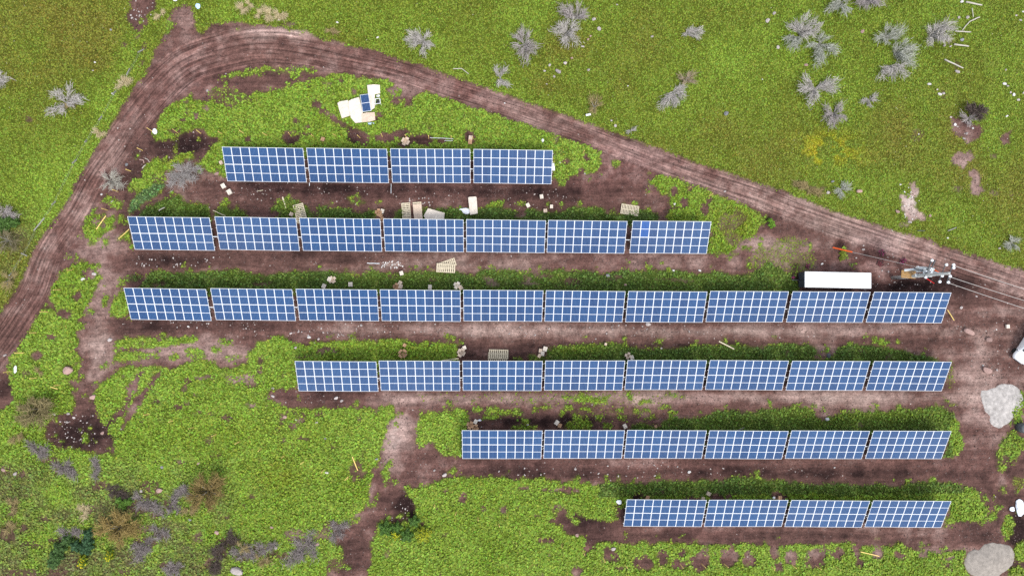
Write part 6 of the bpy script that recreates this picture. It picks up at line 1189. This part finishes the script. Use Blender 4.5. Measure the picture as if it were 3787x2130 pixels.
BR = [
 (('41', 650, 350), [(540, 330), (700, 300), (760, 445), (600, 400), (680, 390), (740, 430)], PURP, 'grey brush pile below the dark pit'), (('41', 380, 190), [(290, 115), (430, 235), (510, 180), (340, 170), (480, 230)], PURP, 'grey brush streak left of the grey brush pile'), (('41', 960, 370), [(960, 270), (1000, 380), (950, 470), (975, 330)], PURP, 'thin upright grey brush right of the brush pile'),
 (('41', 1160, 590), [(1090, 560), (1300, 640), (1260, 690), (1120, 640), (1220, 620), (1180, 540)], DARKC, 'dark twisted dead grass left of the brown pit'), (('41', 1430, 690), [(1360, 630), (1640, 830), (1500, 780), (1450, 740), (1600, 790), (1390, 760)], PURP, 'grey brush below the brown pit'), (('41', 1730, 740), [(1760, 660), (1700, 800), (1790, 800), (1840, 590)], PURP, 'grey brush band left of the tall brown bush'), (('41', 1860, 630), [(1790, 600), (1915, 650), (1860, 540), (1850, 560)], PURP, 'grey curled brush touching the tall brown bush'),
 (('41', 1900, 790), [(1830, 800), (1980, 770), (1940, 810)], TANC, 'tan brush under the tall brown bush'), (('41', 1610, 1010), [(1540, 960), (1690, 1050), (1600, 1070), (1640, 990)], PURP, 'grey brush right of the orange tan bush'), (('41', 1450, 1130), [(1330, 1150), (1530, 1080), (1430, 1290), (1510, 1180), (1380, 1300), (1460, 1220)], PURP, 'broad grey brush below the orange tan bush'), (('41', 2280, 1110), [(2300, 990), (2400, 1090), (2150, 1180), (2220, 1150), (2330, 1060)], DARKC, 'black brush near the bottom left edge'), (('41', 2170, 1280), [(2130, 1180), (2150, 1430), (2230, 1250), (2200, 1380), (2110, 1400)], DARKC, 'black brush column at the bottom left'),
 (('41', 2440, 1220), [(2330, 1180), (2565, 1265), (2480, 1130), (2420, 1270), (2540, 1190)], PURP, 'brown grey brush strip at the bottom left edge'), (('41', 1740, 1370), [(1660, 1380), (1820, 1340), (1700, 1430), (1790, 1430), (1720, 1310)], PURP, 'curled grey brush at the bottom edge'), (('42', 270, 650), [(220, 620), (320, 560), (340, 640), (160, 740), (330, 720), (260, 720), (200, 700)], PURP, 'wide grey brush beside the path at the bottom'), (('42', 60, 650), [(0, 640), (110, 640), (20, 690), (80, 670)], PURP, 'low grey brush at the bottom left of the path'), (('42', 20, 720), [(0, 700), (80, 740), (40, 750)], TANC, 'tan roots in brush at the bottom'), (('42', 450, 560), [(430, 510), (520, 520), (480, 600), (440, 620)], PURP, 'grey brush at the left edge of the path'),
 (('41', 850, 800), [(790, 750), (900, 760), (860, 870), (880, 800)], STRAW, 'straw tuft left of the orange tan bush'), (('41', 140, 730), [(100, 680), (160, 800), (180, 700)], TANC, 'tan grass tuft at the left edge'), (('41', 100, 960), [(60, 1000), (160, 930), (120, 910)], TANC, 'tan grass streak at the left edge'), (('41', 180, 60), [(120, 90), (230, 40), (220, 70)], TANC, 'tan grass patch left of the dark pit'),
 (('41', 700, 1010), [(600, 1000), (820, 1000), (760, 980), (640, 1050)], PURP, 'brown brush above the dark green bush'), (('21', 1850, 300), [(1720, 330), (1780, 220), (1900, 200), (2020, 260), (1990, 340), (1830, 420), (1720, 420), (1900, 330)], ((.17, .15, .14), (.38, .35, .33)), 'grey heap of dead brush left of the topmost row')]
for k, (b_, tips, pal, lab) in enumerate(BR):
    shrub('dead_brush', b_, tips, lab, 'brush', pal if pal is not PURP else ((.10, .08, .075), (.30, .26, .245)), .35, 1.5, 200+k, .75, w=.05, stem=False)
for k, (b_, tips, lab) in enumerate([(('11', 1245, 840), [(1190, 870), (1290, 840), (1240, 790), (1300, 800), (1210, 830)], 'straw coloured grass tuft beside the left fence'), (('11', 1010, 1340), [(960, 1310), (1050, 1350), (1000, 1360)], 'straw grass tuft at the left road edge'), (('12', 130, 150), [(75, 95), (110, 200), (150, 200), (130, 110)], 'straw tuft left of the pair at the top'), (('12', 230, 150), [(180, 130), (280, 190), (230, 190), (290, 160), (200, 180)], 'straw tuft right of the pair at the top'), (('12', 25, 145), [(10, 170), (40, 130), (20, 120)], 'small straw tuft left of the pair at the top'), (('11', 2440, 90), [(2390, 80), (2470, 100), (2440, 130), (2420, 50)], 'straw tuft above the road bend'), (('11', 2505, 40), [(2490, 30), (2515, 70)], 'small straw tuft near the top above the road bend'), (('11', 1620, 150), [(1580, 190), (1640, 130)], 'straw tuft left of the side track'), (('11', 710, 1050), [(680, 1070), (740, 1060), (720, 1030)], 'tan tuft inside the grey shrub at upper left'), (('24', 380, 440), [(230, 400), (300, 420), (450, 470), (500, 490), (380, 480), (330, 390)], 'dry tan grass strip along the right road edge'), (('12', 740, 310), [(710, 310), (800, 330), (760, 300)], 'tan grass wisp above the road'), (('31', 395, 830), [(380, 800), (420, 840)], 'tan wisp in the left island of weeds')]):
    shrub('grass_tuft', b_, tips, lab, 'grass tuft', STRAW if 'straw' in lab else TANC, .35, 1.6, 300+k, .4, w=.05, stem=False, partname='blades')
def leafbush(name, tl, spots, label, cat, col, n=900, flower=None, seed=0, h=.9):
    rnd = np.random.default_rng(seed+4000); c = T(tl, spots[0][0], spots[0][1], 0); e = tag(empty(name, (c.x, c.y, gz(c.x, c.y))), label, cat)
    k_ = TSC[tl]/31.5; V, Cc, FV = [], [], []
    for x, y, rad in spots:
        p = T(tl, x, y, h*.5); R = rad*k_
        m_ = int(n*(R*R+.1)); u = rnd.random(m_)**.5*R; a = rnd.uniform(0, 6.28, m_); bump = .75+.25*np.sin(a*5+seed)
        cx, cy = p.x-c.x+u*bump*np.cos(a), p.y-c.y+u*bump*np.sin(a); cz = (h*np.sqrt(np.clip(1-(u/R)**2*.8, 0, 1)))*(.35+.65*rnd.random(m_))
        for arr, sel in ((V, np.ones(m_, bool)),) + (((FV, rnd.random(m_) < .45),) if flower is not None else ()):
            q = int(sel.sum()); s = (.10+.12*rnd.random(q)) if arr is V else (.06+.07*rnd.random(q)); az = rnd.uniform(0, 6.28, q); ti = 1.0*rnd.random(q)
            td = np.stack([np.cos(az), np.sin(az), 0*az], 1); bd = np.stack([-np.sin(az)*np.cos(ti), np.cos(az)*np.cos(ti), np.sin(ti)], 1)
            cc = np.stack([cx[sel], cy[sel], cz[sel]+(0 if arr is V else .08)], 1)
            arr.append(np.stack([cc-bd*s[:, None]*.7, cc+td*s[:, None]*.5, cc+bd*s[:, None]*.7, cc-td*s[:, None]*.5], 1).reshape(-1, 3))
    for arr, nm, cl in ((V, 'foliage', col), (FV, 'flowers', flower)):
        if not arr: continue
        A = np.concatenate(arr); q = len(A)//4; cols = np.array(cl)[None]*(.6+.9*rnd.random((q, 1)))
        np_mesh(nm, A, np.arange(4*q).reshape(-1, 4), M_LEAF, np.repeat(cols, 4, 0), e)
    MB().tube([(0, 0, -.05), (.03, .02, h*.4), (.0, .05, h*.7)], [.05, .035, .015], 6).build('stem', M_GREYW, e)
    return e
leafbush('leafy_bush', '41', [(880, 1110, 60), (890, 1030, 60), (860, 1170, 75), (760, 1150, 60)], 'bluish dark green bush at the lower left', 'bush', (.032, .075, .030), seed=1)
leafbush('leafy_bush', '41', [(600, 1170, 75), (560, 1260, 75), (680, 1090, 60), (530, 1320, 60)], 'dark green bush left of the bluish one', 'bush', (.045, .090, .022), seed=2)
leafbush('flowering_bush', '41', [(820, 1320, 48), (830, 1270, 36)], 'bright yellow flowering bush leftmost of the two at bottom left', 'bush', (.10, .16, .015), seed=3, flower=(.50, .40, .006))
leafbush('flowering_bush', '41', [(1090, 1255, 46), (1100, 1220, 34)], 'bright yellow flowering bush right of the leftmost yellow one', 'bush', (.10, .16, .015), seed=4, flower=(.50, .42, .008))
leafbush('flowering_bush', '42', [(790, 592, 26), (780, 575, 20)], 'yellow flowering bush beside the path pit', 'bush', (.09, .16, .015), seed=5, flower=(.46, .42, .01))
leafbush('flowering_bush', '42', [(940, 590, 48), (965, 575, 30), (915, 580, 28)], 'pale yellow green bush right of the path pit', 'bush', (.16, .21, .018), seed=6, flower=(.34, .34, .012))
leafbush('leafy_bush', '42', [(730, 550, 46), (790, 545, 34), (850, 590, 40), (890, 510, 34)], 'green leafy bush at the lower rim of the path pit', 'bush', (.055, .115, .018), seed=7)
leafbush('leafy_bush', '41', [(1230, 730, 50), (1290, 700, 40), (1190, 690, 36)], 'small green bush under the twisted dead grass', 'bush', (.07, .14, .018), seed=8)
leafbush('leafy_bush', '21', [(60, 790, 90), (20, 840, 60), (150, 780, 50)], 'dark green bush at the left edge below the grey shrub', 'bush', (.05, .10, .018), seed=9)
leafbush('leafy_bush', '24', [(15, 800, 40), (0, 760, 24)], 'bright green weed clump beside the small hole', 'weed', (.10, .20, .015), seed=10, h=.5)
leafbush('leafy_bush', '24', [(725, 1090, 34), (710, 1140, 24)], 'yellow green weed below the orange guard', 'weed', (.12, .15, .015), seed=11, h=.4)
for k, (x, y, rad, lab) in enumerate([(1115, 1085, 40, 'magenta flowering plant on dirt above the guy wire end'), (1325, 1165, 44, 'magenta flowering plant nearest the pole'), (372, 1215, 30, 'purple flowering plant left above the trailer'), (1100, 1190, 44, 'reddish plant below the guy wire'), (225, 1330, 24, 'purple flowering plant at the left end of the trailer')]):
    leafbush('flowering_plant', '24', [(x, y, rad)], lab, 'plant', (.10, .05, .045), n=200, seed=20+k, flower=(.22, .015, .085) if k != 3 else (.2, .04, .05), h=.25)
